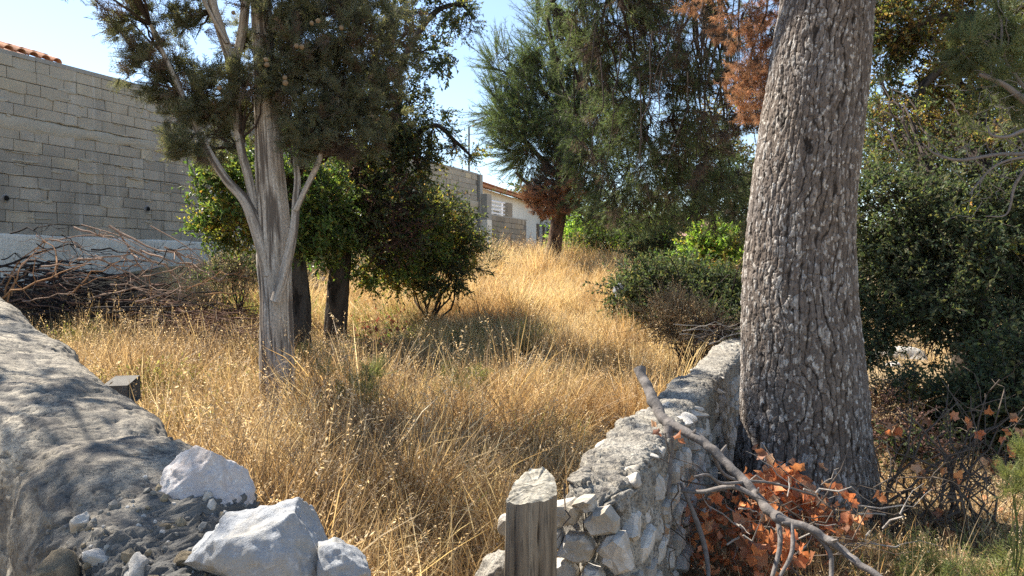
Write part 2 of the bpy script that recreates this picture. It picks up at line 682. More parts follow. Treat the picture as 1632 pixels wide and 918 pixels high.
def chipped_block(seed, L, H=0.2, D=0.12):
    """a concrete block with chamfered, slightly broken edges; local x along the wall, y=0 is the face"""
    r = random.Random(seed)
    mb = MB()
    lx, hz = L / 2, H / 2
    c = 0.007
    j = lambda a: r.uniform(-a, a)
    front = [Vector((-lx + c + j(.003), 0, -hz + c + j(.003))), Vector((j(.1) * L, 0.001, -hz + c + j(.003))), Vector((lx - c + j(.003), 0, -hz + c)),
             Vector((lx - c, j(.003), hz - c + j(.003))), Vector((j(.1) * L, 0, hz - c + j(.003))), Vector((-lx + c, j(.003), hz - c))]
    rim = [Vector((-lx, c, -hz)), Vector((0, c, -hz)), Vector((lx, c, -hz)), Vector((lx, c, hz)), Vector((0, c, hz)), Vector((-lx, c, hz))]
    if r.random() < 0.35:       # a broken corner
        k = r.choice((0, 2, 3, 5))
        front[k] = front[k] * 0.93 + Vector((0, 0.02, 0))
        front[k].y = 0.018
        rim[k].y = 0.03
    back = [Vector((q.x, D, q.z)) for q in rim]
    vs = front + rim + back
    fs = [tuple(range(6))]
    for k in range(6):
        k2 = (k + 1) % 6
        fs.append((k, 6 + k, 6 + k2, k2))
        fs.append((6 + k, 12 + k, 12 + k2, 6 + k2))
    mb.add(vs, fs)
    return mb


def block_wall():
    root = empty('block_wall', wall_pt(0, 0, 1.2), 'tall grey concrete block wall on a whitewashed base along the left of the field', 'wall')
    s0, s1 = -4.2, BW_END
    zb, H = 2.16, 0.2
    # backing body (joints are seen recessed against it)
    body = MB()
    c = wall_pt((s0 + s1) / 2, -0.17, (0.6 + 5.10) / 2)
    box(body, c, (s1 - s0 - 0.02, 0.3, 4.5), 0, BW_ROT)
    body.obj('joint_mortar', [M_joint], root)
    # whitewashed base course with an uneven face
    nu, nv = 240, 40
    s_ = np.linspace(s0, s1 + 0.02, nu)
    z_ = np.linspace(0.4, zb, nv)
    SS, ZZ = np.meshgrid(s_, z_, indexing='ij')
    q = np.stack([SS.ravel(), ZZ.ravel(), 0 * SS.ravel()], 1)
    d = 0.035 + fbm(q * 1.7, 4, 31) * 0.02 + fbm(q * 9, 3, 32) * 0.006
    edge = (ZZ.ravel() > zb - 1e-6)
    zz = ZZ.ravel() + edge * fbm(q * 3, 3, 33) * 0.02
    V = np.stack([BW0[0] + BWD[0] * q[:, 0] + BWN.x * d, BW0[1] + BWD[1] * q[:, 0] + BWN.y * d, zz], 1)
    V2 = V.reshape(nu, nv, 3)[:, -1, :].copy()
    V2[:, 0] -= BWN.x * 0.2; V2[:, 1] -= BWN.y * 0.2
    F = grid_faces(nu, nv)
    Vt = np.concatenate([V, V2])
    i = np.arange(nu - 1)
    F2 = np.stack([i * nv + nv - 1, nu * nv + i, nu * nv + i + 1, (i + 1) * nv + nv - 1], 1)
    me = np_mesh('whitewashed_base', Vt, np.concatenate([F, F2]), [M_plinth])
    link('whitewashed_base', me, root)
    # blocks
    r = random.Random(5)
    meshes = {}
    for L in (0.5, 0.4, 0.25):
        meshes[L] = [chipped_block(r.random(), L - 0.008, H - 0.008).mesh('block', [M_block]) for _ in range(5)]
    allb = []
    for row in range(15):
        z = zb + H * row + H / 2
        if row == 9: continue
        s = s0 + (0.25 if row % 2 else 0.0) + r.uniform(-.06, .06)
        drift = 0
        while s < s1 - 0.12:
            L = r.choice((0.5, 0.5, 0.5, 0.5, 0.4, 0.25))
            if s + L > s1: L = 0.25 if s + 0.25 <= s1 + 0.02 else None
            if L is None: break
            pr = r.choice((0, 0.002, 0.004, 0.008, 0.014)) + r.uniform(0, 0.002)
            allb.append((s + L / 2, z + r.uniform(-.004, .004), L, pr, r.uniform(-.006, .006), r.randrange(5)))
            s += L
    vis = [b for b in allb if b[0] > -0.35 and b[0] < 10.5]
    vis.sort(key=lambda b: b[0])
    near = vis[:296]
    rest = [b for b in allb if b not in set(near)]
    base = BW_ROT.to_4x4()
    for s, z, L, pr, tilt, k in near:
        M4 = Matrix.Translation(wall_pt(s, 0.004 + pr, z)) @ base @ Matrix.Rotation(tilt, 4, 'Y')
        link('block', meshes[L][k], root, M4)
    mb = MB()
    for s, z, L, pr, tilt, k in rest:
        M4 = Matrix.Translation(wall_pt(s, 0.004 + pr, z)) @ base @ Matrix.Rotation(tilt, 4, 'Y')
        me = meshes[L][k]
        mb.add([M4 @ v.co for v in me.vertices], [tuple(p.vertices) for p in me.polygons])
    tag(mb.obj('block', [M_block], root), kind='stuff')
    # poured ring beam: a rough cream band three quarters up
    nu, nv = 300, 10
    s_ = np.linspace(s0, s1, nu)
    u = np.linspace(0, 1, nv)
    SS, UU = np.meshgrid(s_, u, indexing='ij')
    q = np.stack([SS.ravel(), UU.ravel() * 0.3, 0 * SS.ravel()], 1)
    lo = zb + 9 * H - 0.03 + fbm(np.stack([s_ * 1.1, 0 * s_, 0 * s_], 1), 4, 41) * 0.16
    hi = zb + 10 * H + 0.01 + fbm(np.stack([s_ * 1.6, 0 * s_ + 9, 0 * s_], 1), 4, 42) * 0.04
    zz = (lo[:, None] + (hi - lo)[:, None] * UU).ravel()
    prof = np.sin(PI * np.clip(UU.ravel(), 0, 1)) ** 0.35
    d = -0.03 + 0.052 * prof + fbm(q * 6, 4, 43) * 0.012 * prof
    V = np.stack([BW0[0] + BWD[0] * q[:, 0] + BWN.x * d, BW0[1] + BWD[1] * q[:, 0] + BWN.y * d, zz], 1)
    link('ring_beam', np_mesh('ring_beam', V, grid_faces(nu, nv), [M_band]), root)
    # coping
    mb = MB()
    s = s0
    while s < s1:
        L = min(2.4 + r.uniform(-.4, .6), s1 + 0.03 - s)
        box(mb, wall_pt(s + L / 2, -0.155, 5.19 + r.uniform(-.006, .006)), (L - 0.01, 0.34 + r.uniform(0, .01), 0.075), 0, BW_ROT)
        s += L
    mb.obj('coping', [M_cope], root)
    # two drain pipes with a collar of mortar, and the ring mark left high on the wall
    M_pipe = rock_mat('drain_pipe', (0.33, 0.32, 0.30), (0.27, 0.26, 0.25), (0.36, 0.35, 0.33), 12)
    M_dark = NT('pipe_mouth').bsdf((0.01, 0.01, 0.01), 1.0)
    for px, py in ((10, 316), (235, 333)):
        u = (px - 816) / FPX
        s = (BW0[0] - u * BW0[1]) / (u * BWD[1] - BWD[0])
        yy = BW0[1] + BWD[1] * s
        z = P(px, py, yy).z
        mb = MB()
        N = BWN
        tube(mb, [wall_pt(s, 0.0, z), wall_pt(s, 0.022, z)], [0.085, 0.06], 14)
        o = mb.obj('drain_pipe', [M_pipe, M_dark], root)
        mb = MB()
        for r0, r1, d0, d1, mi in ((0.046, 0.046, 0.02, 0.05, 0), (0.046, 0.036, 0.05, 0.05, 0), (0.036, 0.036, 0.05, 0.028, 1)):
            tube(mb, [wall_pt(s, d0, z), wall_pt(s, d1, z)], [r0, r1], 16, mi, cap=(mi == 1))
        ch = mb.obj('pipe_mouth', [M_pipe, M_dark], None)
        ch.parent = o
    s, z = 2.93, 3.78
    mb = MB()
    pts = [wall_pt(s + 0.09 * math.cos(a), 0.014, z + 0.07 * math.sin(a)) for a in np.linspace(0.5, 5.9, 16)]
    tube(mb, pts, 0.009, 5)
    mb.obj('mortar_ring', [M_band], root)
    mb = MB()
    for k in range(210):
        s = r.uniform(-0.3, 12)
        row = r.randrange(1, 15)
        z = zb + row * H + r.uniform(-.02, .02)
        if r.random() < .3: z = zb + row * H + r.uniform(0, H)
        wl, hl = r.uniform(.04, .30), r.uniform(.010, .035)
        n_ = 12
        ring, rim = [], []
        for q in range(n_):
            a = 2 * PI * q / n_
            kx, kz = math.cos(a) * wl * r.uniform(.6, 1.1), math.sin(a) * hl * r.uniform(.5, 1.3)
            ring.append(wall_pt(s + kx * .8, 0.0225 + r.uniform(0, .003), z + kz * .7))
            rim.append(wall_pt(s + kx, 0.004, z + kz))
        mb.add(ring + rim, [tuple(range(n_))] + [(q, n_ + q, n_ + (q + 1) % n_, (q + 1) % n_) for q in range(n_)])
    tag(mb.obj('mortar_smear', [M_band], root), kind='stuff')
    # end pier
    pr = MB()
    box(pr, wall_pt(s1 + 0.13, -0.12, 3.3), (0.24, 0.42, 3.8), 0, BW_ROT)
    pr.obj('end_pier', [M_cope], root)


block_wall()


def mesh_fence():
    M_wire = NT('fence_wire').bsdf((0.12, 0.12, 0.11), 0.6)
    root = empty('wire_fence', wall_pt(15, -0.15, 5.23), 'see-through wire mesh fence and iron post on top of the block wall', 'fence')
    mb = MB()
    a, b = 11.0, BW_END
    for k in range(int((b - a) / 0.1) + 1):
        s = a + k * 0.1
        tube(mb, [wall_pt(s, -0.15, 5.225), wall_pt(s, -0.15, 6.1)], 0.0028, 3)
    for z in np.arange(5.3, 6.12, 0.1):
        tube(mb, [wall_pt(a, -0.15, z), wall_pt(b, -0.15, z)], 0.0028, 3)
    tag(mb.obj('wire_mesh', [M_wire], root), kind='stuff')
    for s in (17.45, 13.6):
        mb = MB()
        tube(mb, [wall_pt(s, -0.13, 5.225), wall_pt(s, -0.13, 6.95 if s > 15 else 6.2)], 0.035, 8)
        mb.obj('post', [M_wire], root)


mesh_fence()


def low_block_wall():
    """lower brownish wall that carries on behind the tall one"""
    s0, s1 = 18.5, 22.9
    root = empty('low_block_wall', wall_pt(s0, 0, 1.6), 'low tan block wall with a concrete pillar in front of the white house', 'wall')
    z0, z1 = 1.5, 3.70
    mb = MB()
    box(mb, wall_pt((s0 + s1) / 2, -0.12, (z0 + z1) / 2 - 0.02), (s1 - s0, 0.2, z1 - z0 - 0.04), 0, BW_ROT)
    mb.obj('joint_mortar', [M_joint], root)
    r = random.Random(9)
    ms = [chipped_block(r.random(), 0.43, 0.205).mesh('block', [M_block2]) for _ in range(4)]
    base = BW_ROT.to_4x4()
    for row in range(10):
        z = z0 + 0.11 + row * 0.22
        n = int((s1 - s0) / 0.445)
        off = 0.22 if row % 2 else 0.0
        for k in range(n):
            s = s0 + 0.22 + off + k * 0.445
            if s + 0.21 > s1: continue
            M4 = Matrix.Translation(wall_pt(s, 0.004 + r.uniform(0, .012), z)) @ base
            link('block', ms[r.randrange(4)], root, M4)
    mb = MB()
    box(mb, wall_pt((s0 + s1) / 2, -0.11, z1 + 0.01), (s1 - s0 + 0.02, 0.26, 0.05), 0, BW_ROT)
    mb.obj('coping', [M_cope], root)
    # raised pillar on it
    mb = MB()
    box(mb, wall_pt(21.0, -0.12, z1 + 0.33), (0.5, 0.28, 0.6), 0, BW_ROT)
    mb.obj('pillar', [M_block2], root)
    # white railing
    M_w = NT('white_paint').bsdf((0.75, 0.76, 0.78), 0.5)
    root2 = empty('railing', wall_pt(19.9, -0.12, z1 + 0.05), 'white horizontal rail railing on the low wall before the house', 'railing')
    for k in range(4):
        mb = MB()
        tube(mb, [wall_pt(18.6, -0.1, z1 + 0.12 + k * 0.16), wall_pt(20.7, -0.1, z1 + 0.12 + k * 0.16)], 0.032, 6)
        mb.obj('rail', [M_w], root2)
    for s in (18.75, 20.6):
        mb = MB()
        box(mb, wall_pt(s, -0.16, z1 + 0.34), (0.06, 0.05, 0.6), 0, BW_ROT)
        mb.obj('upright', [M_w], root2)
    # big concrete pier between the two walls
    root3 = empty('gate_pier', wall_pt(18.2, 0.1, 1.6), 'square grey concrete pier whose lower half is whitewashed', 'pier')
    mb = MB()
    box(mb, wall_pt(18.28, 0.0, 4.0 - 0.05), (0.42, 0.66, 1.0), 0, BW_ROT)
    mb.obj('pier_top', [M_cope], root3)
    mb = MB()
    box(mb, wall_pt(18.28, 0.0, 2.43), (0.43, 0.68, 2.04), 0, BW_ROT)
    mb.obj('pier_base', [M_plinth], root3)
    for k in range(4):
        mb = MB()
        z = 1.85 + k * 0.45
        tube(mb, [wall_pt(18.2, 0.335, z), wall_pt(18.2, 0.352, z)], 0.03, 8)
        mb.obj('tie_hole', [M_joint], root3)


low_block_wall()


# ================================================================ HOUSES
def tile_mesh(L=0.42, R=0.085):
    mb = MB()
    n = 8
    vs, fs = [], []
    for i, (y, s) in enumerate(((0, 1.0), (L, 0.82))):
        for rr in (R, R - 0.014):
            for k in range(n + 1):
                a = PI * k / n
                vs.append((math.cos(a) * rr * s, y, math.sin(a) * rr * s))
    m = n + 1
    for k in range(n):
        fs += [(k, k + 1, 2 * m + k + 1, 2 * m + k), (m + k + 1, m + k, 3 * m + k, 3 * m + k + 1), (k + 1, k, m + k, m + k + 1), (2 * m + k, 2 * m + k + 1, 3 * m + k + 1, 3 * m + k)]
    mb.add(vs, fs)
    return mb


M_tile = rock_mat('clay_tile', (0.36, 0.15, 0.075), (0.46, 0.25, 0.14), (0.20, 0.11, 0.075), 7, rnd=0.5)
T = NT('cream_render')
_a = T.noise(0.8, 6, 0.6, T.coords(False, (1, 1, 0.4)))
M_cream = T.bsdf(T.ramp(_a, [(0.3, (0.62, 0.60, 0.53)), (0.7, (0.78, 0.76, 0.68))]), 0.9)
M_glass = NT('window_glass').bsdf((0.03, 0.035, 0.04), 0.08, spec=0.6)
M_shut = NT('brown_shutter').bsdf((0.16, 0.12, 0.09), 0.6)
M_wframe = NT('window_frame').bsdf((0.6, 0.6, 0.58), 0.5)


def rot_along(d):
    d = Vector((d[0], d[1], 0)).normalized()
    n = Vector((d.y, -d.x, 0))          # outward face normal
    return Matrix(((d.x, -n.x, 0), (d.y, -n.y, 0), (0, 0, 1))), d, n


def white_house():
    A = Vector((-1.9, 32.5, 0))
    B = Vector((2.83, 48.0, 0))
    R3, d, n = rot_along(B - A)
    L = (B - A).length
    root = empty('white_house', (A.x, A.y, 2.0), 'cream white house with a red tiled eave, half hidden by the leaning pine', 'house')
    zt = 5.25
    # facade with real openings: pieces around two windows
    wins = [(3.9, 0.95, 3.55, 4.35), (12.3, 0.95, 2.55, 4.15)]
    mb = MB()
    T_ = 0.3
    cuts = [0]
    s = 0
    for (ws, ww, z0, z1) in wins:
        a, b = ws - ww / 2, ws + ww / 2
        box(mb, A + d * ((s + a) / 2) - n * T_ / 2 + Vector((0, 0, (1 + zt) / 2)), (a - s, T_, zt - 1), 0, R3)
        box(mb, A + d * ws - n * T_ / 2 + Vector((0, 0, (1 + z0) / 2)), (ww, T_, z0 - 1), 0, R3)
        box(mb, A + d * ws - n * T_ / 2 + Vector((0, 0, (z1 + zt) / 2)), (ww, T_, zt - z1), 0, R3)
        s = b
    box(mb, A + d * ((s + L) / 2) - n * T_ / 2 + Vector((0, 0, (1 + zt) / 2)), (L - s, T_, zt - 1), 0, R3)
    # other three walls
    D = 8.0
    box(mb, A - n * (T_ + D / 2) + d * 0.15 + Vector((0, 0, (1 + zt) / 2)), (0.3, D, zt - 1), 0, R3)
    box(mb, B - n * (T_ + D / 2) - d * 0.15 + Vector((0, 0, (1 + zt) / 2)), (0.3, D, zt - 1), 0, R3)
    box(mb, A + d * L / 2 - n * (T_ + D + .15) + Vector((0, 0, (1 + zt) / 2)), (L, 0.3, zt - 1), 0, R3)
    mb.obj('wall', [M_cream], root)
    for (ws, ww, z0, z1) in wins:
        mb = MB()
        c = A + d * ws - n * 0.16
        zc = (z0 + z1) / 2
        hh = z1 - z0
        for sx in (-1, 1):
            box(mb, c + d * sx * (ww / 2 - 0.03) + Vector((0, 0, zc)), (0.06, 0.08, hh - 0.004), 0, R3)
        box(mb, c + Vector((0, 0, zc)), (0.05, 0.078, hh - 0.1), 0, R3)
        for sz in (-1, 1):
            box(mb, c + Vector((0, 0, zc + sz * (hh / 2 - 0.03))), (ww - 0.124, 0.076, 0.055), 0, R3)
        w_ = mb.obj('window', [M_wframe], root)
        for sx in (-1, 1):
            mb = MB()
            box(mb, c - n * 0.02 + d * sx * ww / 4 + Vector((0, 0, zc)), (ww / 2 - 0.09, 0.012, hh - 0.12), 0, R3)
            o = mb.obj('pane', [M_glass]); o.parent = w_
        mb = MB()
        box(mb, A + d * ws + n * 0.03 + Vector((0, 0, z0 - 0.03)), (ww + 0.16, 0.2, 0.05), 0, R3)
        o = mb.obj('sill', [M_wframe]); o.parent = w_
    for sx in (-1, 1):
        mb = MB()
        c = A + d * (12.3 + sx * 0.7) + n * 0.03 + Vector((0, 0, 3.35))
        box(mb, c, (0.42, 0.04, 1.62), 0, R3)
        for k in range(14):
            box(mb, c + n * 0.025 + Vector((0, 0, -0.7 + k * 0.108)), (0.34, 0.02, 0.06), 0, R3)
        mb.obj('shutter', [M_shut], root)
    # roof slab and eave tiles
    mb = MB()
    sl = math.radians(17)
    Rr = R3.to_4x4() @ Matrix.Rotation(sl, 4, 'X')
    mid = A + d * L / 2 - n * 3.6 + Vector((0, 0, zt + 0.05 + 3.9 * math.tan(sl)))
    box(mb, mid, (L + 0.5, 8.7, 0.1), 0, Rr.to_3x3())
    mb.obj('roof', [M_tile], root)
    rf = root.children[-1]
    tm = tile_mesh().mesh('tile', [M_tile])
    k = 0
    sp = 0.2
    nrow = int((L + 0.4) / sp)
    for i in range(nrow):
        for j in range(3):
            p = A + d * (-0.2 + i * sp) + n * (0.35 - j * 0.36) + Vector((0, 0, zt + 0.10 + (-0.35 + j * 0.36 + 0.4) * math.tan(sl)))
            if i * 3 + j < 290:
                M4 = Matrix.Translation(p) @ Rr
                link('tile', tm, root, M4)


white_house()


def far_left_roof():
    """tiled roof edge that shows over the block wall at the left"""
    root = empty('tiled_house', wall_pt(-2, -2.4, 1.5), 'red clay tiled roof showing just above the left end of the block wall', 'house')
    mb = MB()
    box(mb, wall_pt(-3.8, -4.3, 3.55), (11, 4.2, 4.2), 0, BW_ROT)
    mb.obj('wall', [M_cream], root)
    sl = math.radians(20)
    Rr = BW_ROT.to_4x4() @ Matrix.Rotation(sl, 4, 'X')
    mb = MB()
    z0 = 5.80
    e = 1.95
    box(mb, wall_pt(-3.9, -e - 1.75, z0 + 1.45 * math.tan(sl) - 0.02), (12.6, 3.9, 0.07), 0, Rr.to_3x3())
    mb.obj('roof', [M_tile], root)
    tm = tile_mesh(0.42, 0.1).mesh('tile', [M_tile])
    for i in range(46):
        for j in range(2):
            p = wall_pt(-8.6 + 0.0 + i * 0.24, -e + 0.3 - j * 0.36, z0 - 0.10 + j * 0.36 * math.tan(sl))
            link('tile', tm, root, Matrix.Translation(p) @ Rr)


far_left_roof()


def far_right_house():
    root = empty('far_house', (7.5, 30, 0.4), 'low house with a faded pink roof far behind the bushes', 'house')
    A, B = Vector((8.2, 30, 0)), Vector((11.5, 28.6, 0))
    mb = MB()
    box(mb, (9.7, 32.0, 1.5), (4.4, 4.0, 2.6))
    mb.obj('wall', [M_cream], root)
    mb = MB()
    R4 = Matrix.Rotation(math.radians(14), 4, 'X')
    box(mb, (9.7, 31.9, 3.05), (5.0, 5.0, 0.12), 0, R4.to_3x3())
    mb.obj('roof', [rock_mat('pink_roof', (0.55, 0.34, 0.27), (0.5, 0.3, 0.24), (0.42, 0.27, 0.22), 3)], root)


far_right_house()


# ================================================================ SWEPT STONE WALLS
def swept_wall(name, path, hw, rnd, nu, nv, disp, mats, parent, zbase=-0.15, end_cap=True, attrs=None, batter=0.08):
    """path: list of (x, y, ztop); rnd: how deep the rounded top is; disp(pos, u, v) -> offset along the normal"""
    pts = spline([Vector(p) for p in path], nu)
    C = np.array([tuple(p) for p in pts])
    Tn = np.gradient(C[:, :2], axis=0)
    Tn /= np.linalg.norm(Tn, axis=1)[:, None]
    Nn = np.stack([Tn[:, 1], -Tn[:, 0]], 1)             # to the right of the direction of travel
    v = np.linspace(0, 1, nv)
    # profile: 0..a up the left side, a..b over the top, b..1 down the right side
    a, b = 0.30, 0.70
    hwv = hw(np.linspace(0, 1, nu)) if callable(hw) else np.full(nu, hw)
    off = np.zeros((nu, nv))
    z = np.zeros((nu, nv))
    ang = np.clip((v - a) / (b - a), 0, 1) * PI
    ex = 0.62
    cx = -np.sign(np.cos(ang)) * np.abs(np.cos(ang)) ** ex
    cz = np.sin(ang) ** ex
    for i in range(nu):
        off[i] = cx * hwv[i]
        zt = C[i, 2]
        zc = zt - rnd
        up = zc + rnd * cz
        lo = v < a
        hi = v > b
        up = np.where(lo, zbase + (zc - zbase) * (v / a), up)
        up = np.where(hi, zbase + (zc - zbase) * ((1 - v) / (1 - b)), up)
        # sides batter outwards a little towards the ground
        off[i] += np.where(lo, -(1 - v / a) * batter, 0) + np.where(hi, (1 - (1 - v) / (1 - b)) * batter, 0)
        z[i] = up
    if end_cap:                     # round both ends off
        L = np.linalg.norm(np.diff(C[:, :2], axis=0), axis=1)
        s = np.concatenate([[0], np.cumsum(L)])
        tot = s[-1]
        for i in range(nu):
            e = min(s[i], tot - s[i]) / 0.10
            if e < 1:
                k = math.sqrt(max(0.0, 1 - (1 - e) ** 2))
                off[i] *= 0.35 + 0.65 * k
                z[i] = zbase + (z[i] - zbase) * (0.93 + 0.07 * k)
    X = C[:, 0][:, None] + Nn[:, 0][:, None] * off
    Y = C[:, 1][:, None] + Nn[:, 1][:, None] * off
    Pp = np.stack([X, Y, z], -1)
    du = np.gradient(Pp, axis=0)
    dv = np.gradient(Pp, axis=1)
    Nr = np.cross(dv, du)
    Nr /= np.maximum(np.linalg.norm(Nr, axis=-1), 1e-9)[..., None]
    uu = np.repeat(np.linspace(0, 1, nu), nv)
    vv = np.tile(v, nu)
    flat = Pp.reshape(-1, 3)
    res = disp(flat, uu, vv)
    at = None
    if isinstance(res, tuple): res, at = res
    # make sure normals point outward (away from the centre line)
    cc = np.repeat(C, nv, axis=0)
    out = flat - np.stack([cc[:, 0], cc[:, 1], cc[:, 2] - 0.35], 1)
    nf = Nr.reshape(-1, 3)
    sgn = np.sign((nf * out).sum(1))[:, None]
    sgn[sgn == 0] = 1
    flat = flat + nf * sgn * res[:, None]
    F = grid_faces(nu, nv)
    # close the two ends with fans
    Vv = np.concatenate([flat, [flat[:nv].mean(0)], [flat[-nv:].mean(0)]])
    me = np_mesh(name, Vv, F, mats, True, {k: np.concatenate([q, [0.5, 0.5]]) for k, q in at.items()} if at else None)
    o = link(name, me, parent)
    # end faces as a separate grid ring
    mb = MB()
    for e, ring in ((0, flat[:nv]), (1, flat[-nv:])):
        c0 = ring.mean(0)
        rings = 10
        vs, fs = [], []
        for k in range(rings + 1):
            t = k / rings
            q = ring * (1 - t) + c0 * t
            if 0 < k:
                dd = fbm(q * 7, 4, 77) * 0.03
                dirv = np.array([Tn[0 if e == 0 else -1][0], Tn[0 if e == 0 else -1][1], 0]) * (-1 if e == 0 else 1)
                bulge = 0.05 * math.sin(min(1, t * 2.5) * PI / 2)
                q = q + dirv * (dd[:, None] + bulge)
            vs += list(q)
        for k in range(rings):
            for j in range(nv - 1):
                a0 = k * nv + j
                fs.append((a0, a0 + 1, a0 + nv + 1, a0 + nv))
        mb.add(vs, fs)
    oo = mb.obj('end_face', mats[:1], parent, True)
    return o


def rock_mesh(seed, sub, planes=14, rough=0.03, flat=(1, 1, 1), mat=None, cut=(0.62, 0.86), fine=0.0):
    """an angular stone about one unit in radius: a sphere cut by random planes, then roughened"""
    import bmesh
    bm = bmesh.new()
    bmesh.ops.create_icosphere(bm, subdivisions=sub, radius=1.0)
    r = np.random.default_rng(seed)
    V = np.array([tuple(v.co) for v in bm.verts])
    bm.verts.ensure_lookup_table()
    F = np.array([[v.index for v in f.verts] for f in bm.faces])
    bm.free()
    for _ in range(planes):
        n = r.normal(size=3)
        n /= np.linalg.norm(n)
        d = r.uniform(*cut)
        e = np.maximum(V @ n - d, 0)
        V = V - e[:, None] * n
    N = V / np.linalg.norm(V, axis=1)[:, None]
    V = V + N * (fbm(V * 2.6 + seed, 4, seed % 97) * rough * 2.6)[:, None]
    if fine:
        V = V + N * (fbm(V * 9 + seed, 4, 5) * fine)[:, None]
    V = V * np.array(flat)
    return np_mesh('stone', V, F, [mat] if mat else [], False)


M_capmortar = None


def cap_mortar_material():
    t = NT('weathered_cap_mortar')
    v = t.coords()
    a = t.noise(1.7, 6, 0.6, v, 0.8)
    b = t.noise(11, 8, 0.72, t.coords(False, (0.75, 1.3, 1.5)), 0.7)
    c = t.noise(85, 6, 0.78, v)
    sc_ = t.n('ShaderNodeAttribute', attribute_name='scab').outputs['Fac']
    col = t.ramp(a, [(0.32, (0.25, 0.22, 0.175)), (0.5, (0.38, 0.335, 0.265)), (0.68, (0.48, 0.425, 0.335))])
    big = t.noise(2.3, 6, 0.65, v, 1.0)
    col = t.mix(t.ramp(big, [(0.5, (0, 0, 0)), (0.62, (0.5, 0.5, 0.5))]), col, (0.20, 0.185, 0.16))
    col = t.mix(t.ramp(b, [(0.42, (0.8, 0.8, 0.8)), (0.53, (0, 0, 0))]), col, (0.12, 0.11, 0.10))
    col = t.mix(t.ramp(c, [(0.36, (0.9, 0.9, 0.9)), (0.5, (0, 0, 0))]), col, (0.075, 0.072, 0.068))
    col = t.mix(t.ramp(c, [(0.6, (0, 0, 0)), (0.72, (0.7, 0.7, 0.7))]), col, (0.44, 0.42, 0.37))
    col = t.mix(t.ramp(sc_, [(0.35, (0, 0, 0)), (0.75, (0.75, 0.75, 0.75))]), col, (0.12, 0.12, 0.115))
    bump = t.math('ADD', t.math('MULTIPLY', b, 0.8), t.math('MULTIPLY', c, 0.45))
    return t.bsdf(col, 0.97, bump, 0.016, 1.0, 0.15)


M_capmortar = cap_mortar_material()
M_mortar = rock_mat('wall_mortar', (0.27, 0.255, 0.22), (0.20, 0.185, 0.165), (0.38, 0.36, 0.32), 5, 0.02)
M_stone = rock_mat('limestone', (0.50, 0.47, 0.42), (0.38, 0.355, 0.315), (0.66, 0.63, 0.58), 5, 0.012, False, 0.45, stain=(0.30, 0.25, 0.18))
M_bluestone = rock_mat('pale_limestone', (0.40, 0.405, 0.41), (0.29, 0.30, 0.31), (0.58, 0.58, 0.57), 9, 0.014, False, stain=(0.36, 0.33, 0.28))
M_whitestone = rock_mat('white_limestone', (0.60, 0.56, 0.53), (0.46, 0.42, 0.41), (0.78, 0.76, 0.72), 9, 0.012, False, stain=(0.44, 0.37, 0.32))
M_tanstone = rock_mat('tan_stone', (0.32, 0.26, 0.17), (0.25, 0.20, 0.14), (0.40, 0.33, 0.22), 5, 0.02, True)

# ---- the left wall: fat cement-capped wall running past the camera's left
LW = [(-6.6, 8.6, 1.30), (-5.0, 6.6, 1.36), (-3.75, 5.05, 1.42), (-2.6, 3.75, 1.30), (-1.95, 3.0, 1.20), (-1.40, 2.42, 1.12), (-1.02, 2.02, 1.06), (-0.72, 1.68, 0.93), (-0.46, 1.40, 0.86)]
lw_root = empty('left_stone_wall', (-1.0, 2.0, 0), 'thick low stone wall with a rounded grey cement cap in the left foreground', 'wall')


def lw_disp(p, u, v):
    x, y = p[:, 0], p[:, 1]
    near = sm(0.20, 0.42, (x + 1.28) - 0.55 * (y - 1.9) + fbm(p * 3.5, 3, 4) * 0.22)          # broken rubble end
    big = fbm(p * 1.5, 3, 21) * 0.07
    # the cap was poured in lifts: low steps across the wall
    s = u * 8.6 + fbm(p * 1.2, 2, 8) * 0.3
    step = (np.abs(((s * 0.9) % 1.0) - 0.5) * 2) ** 3 * -0.035
    ridg = np.abs(fbm(p * np.array([9, 9, 16]) * 0.9, 3, 23))
    med = fbm(p * 6, 4, 24) * 0.018 + np.floor(fbm(p * np.array([3, 3, 6]), 4, 37) * 7) / 7 * 0.022 - sm(0.10, 0.0, ridg) * 0.005
    w3 = np.stack([fbm(p * 13, 3, 61 + k) for k in range(3)], 1)
    f1, f2, r = voro3(p * 24 + w3 * 0.9, 3)
    g1, g2, r2 = voro3(p * 58 + w3, 5)
    lump = sm(0, 0.3, f2 - f1) * (0.002 + 0.026 * r ** 2) + sm(0, 0.4, g2 - g1) * (0.003 + 0.008 * r2) + fbm(p * 9, 3, 64) * 0.02
    patch = sm(0.22, 0.4, fbm(p * 1.9, 3, 66)) * (1 - near)                       # spalled scabby patches
    scab = np.clip(near + patch, 0, 1)
    pit = sm(0.30, 0.55, fbm(p * np.array([26, 26, 30]), 3, 27)) * 0.010
    crk = sm(0.05, 0.0, np.abs(fbm(p * np.array([2.2, 2.2, 5.0]), 4, 28))) * 0.016 * sm(-.1, .3, fbm(p * 1.1, 2, 29))
    fine = fbm(p * 34, 3, 25) * 0.005 - pit - crk
    # under the near shoulder the cap ends in a ragged lip
    lip = sm(0.74, 0.80, v + fbm(p * 3, 2, 9) * 0.03) * -0.05 + sm(0.26, 0.20, v + fbm(p * 3, 2, 9) * 0.03) * -0.05
    d = big * (1 - near * 0.5) + step * (1 - near) + med + fine + lump * near + patch * (g2 - g1) * 0.008 + lip
    return d, {'scab': scab}


def lw_hw(t):
    return np.interp(t, [0, 0.5, 0.8, 1.0], [0.30, 0.30, 0.27, 0.20])


swept_wall('cement_cap', LW, lw_hw, 0.30, 1150, 210, lw_disp, [M_capmortar], lw_root)


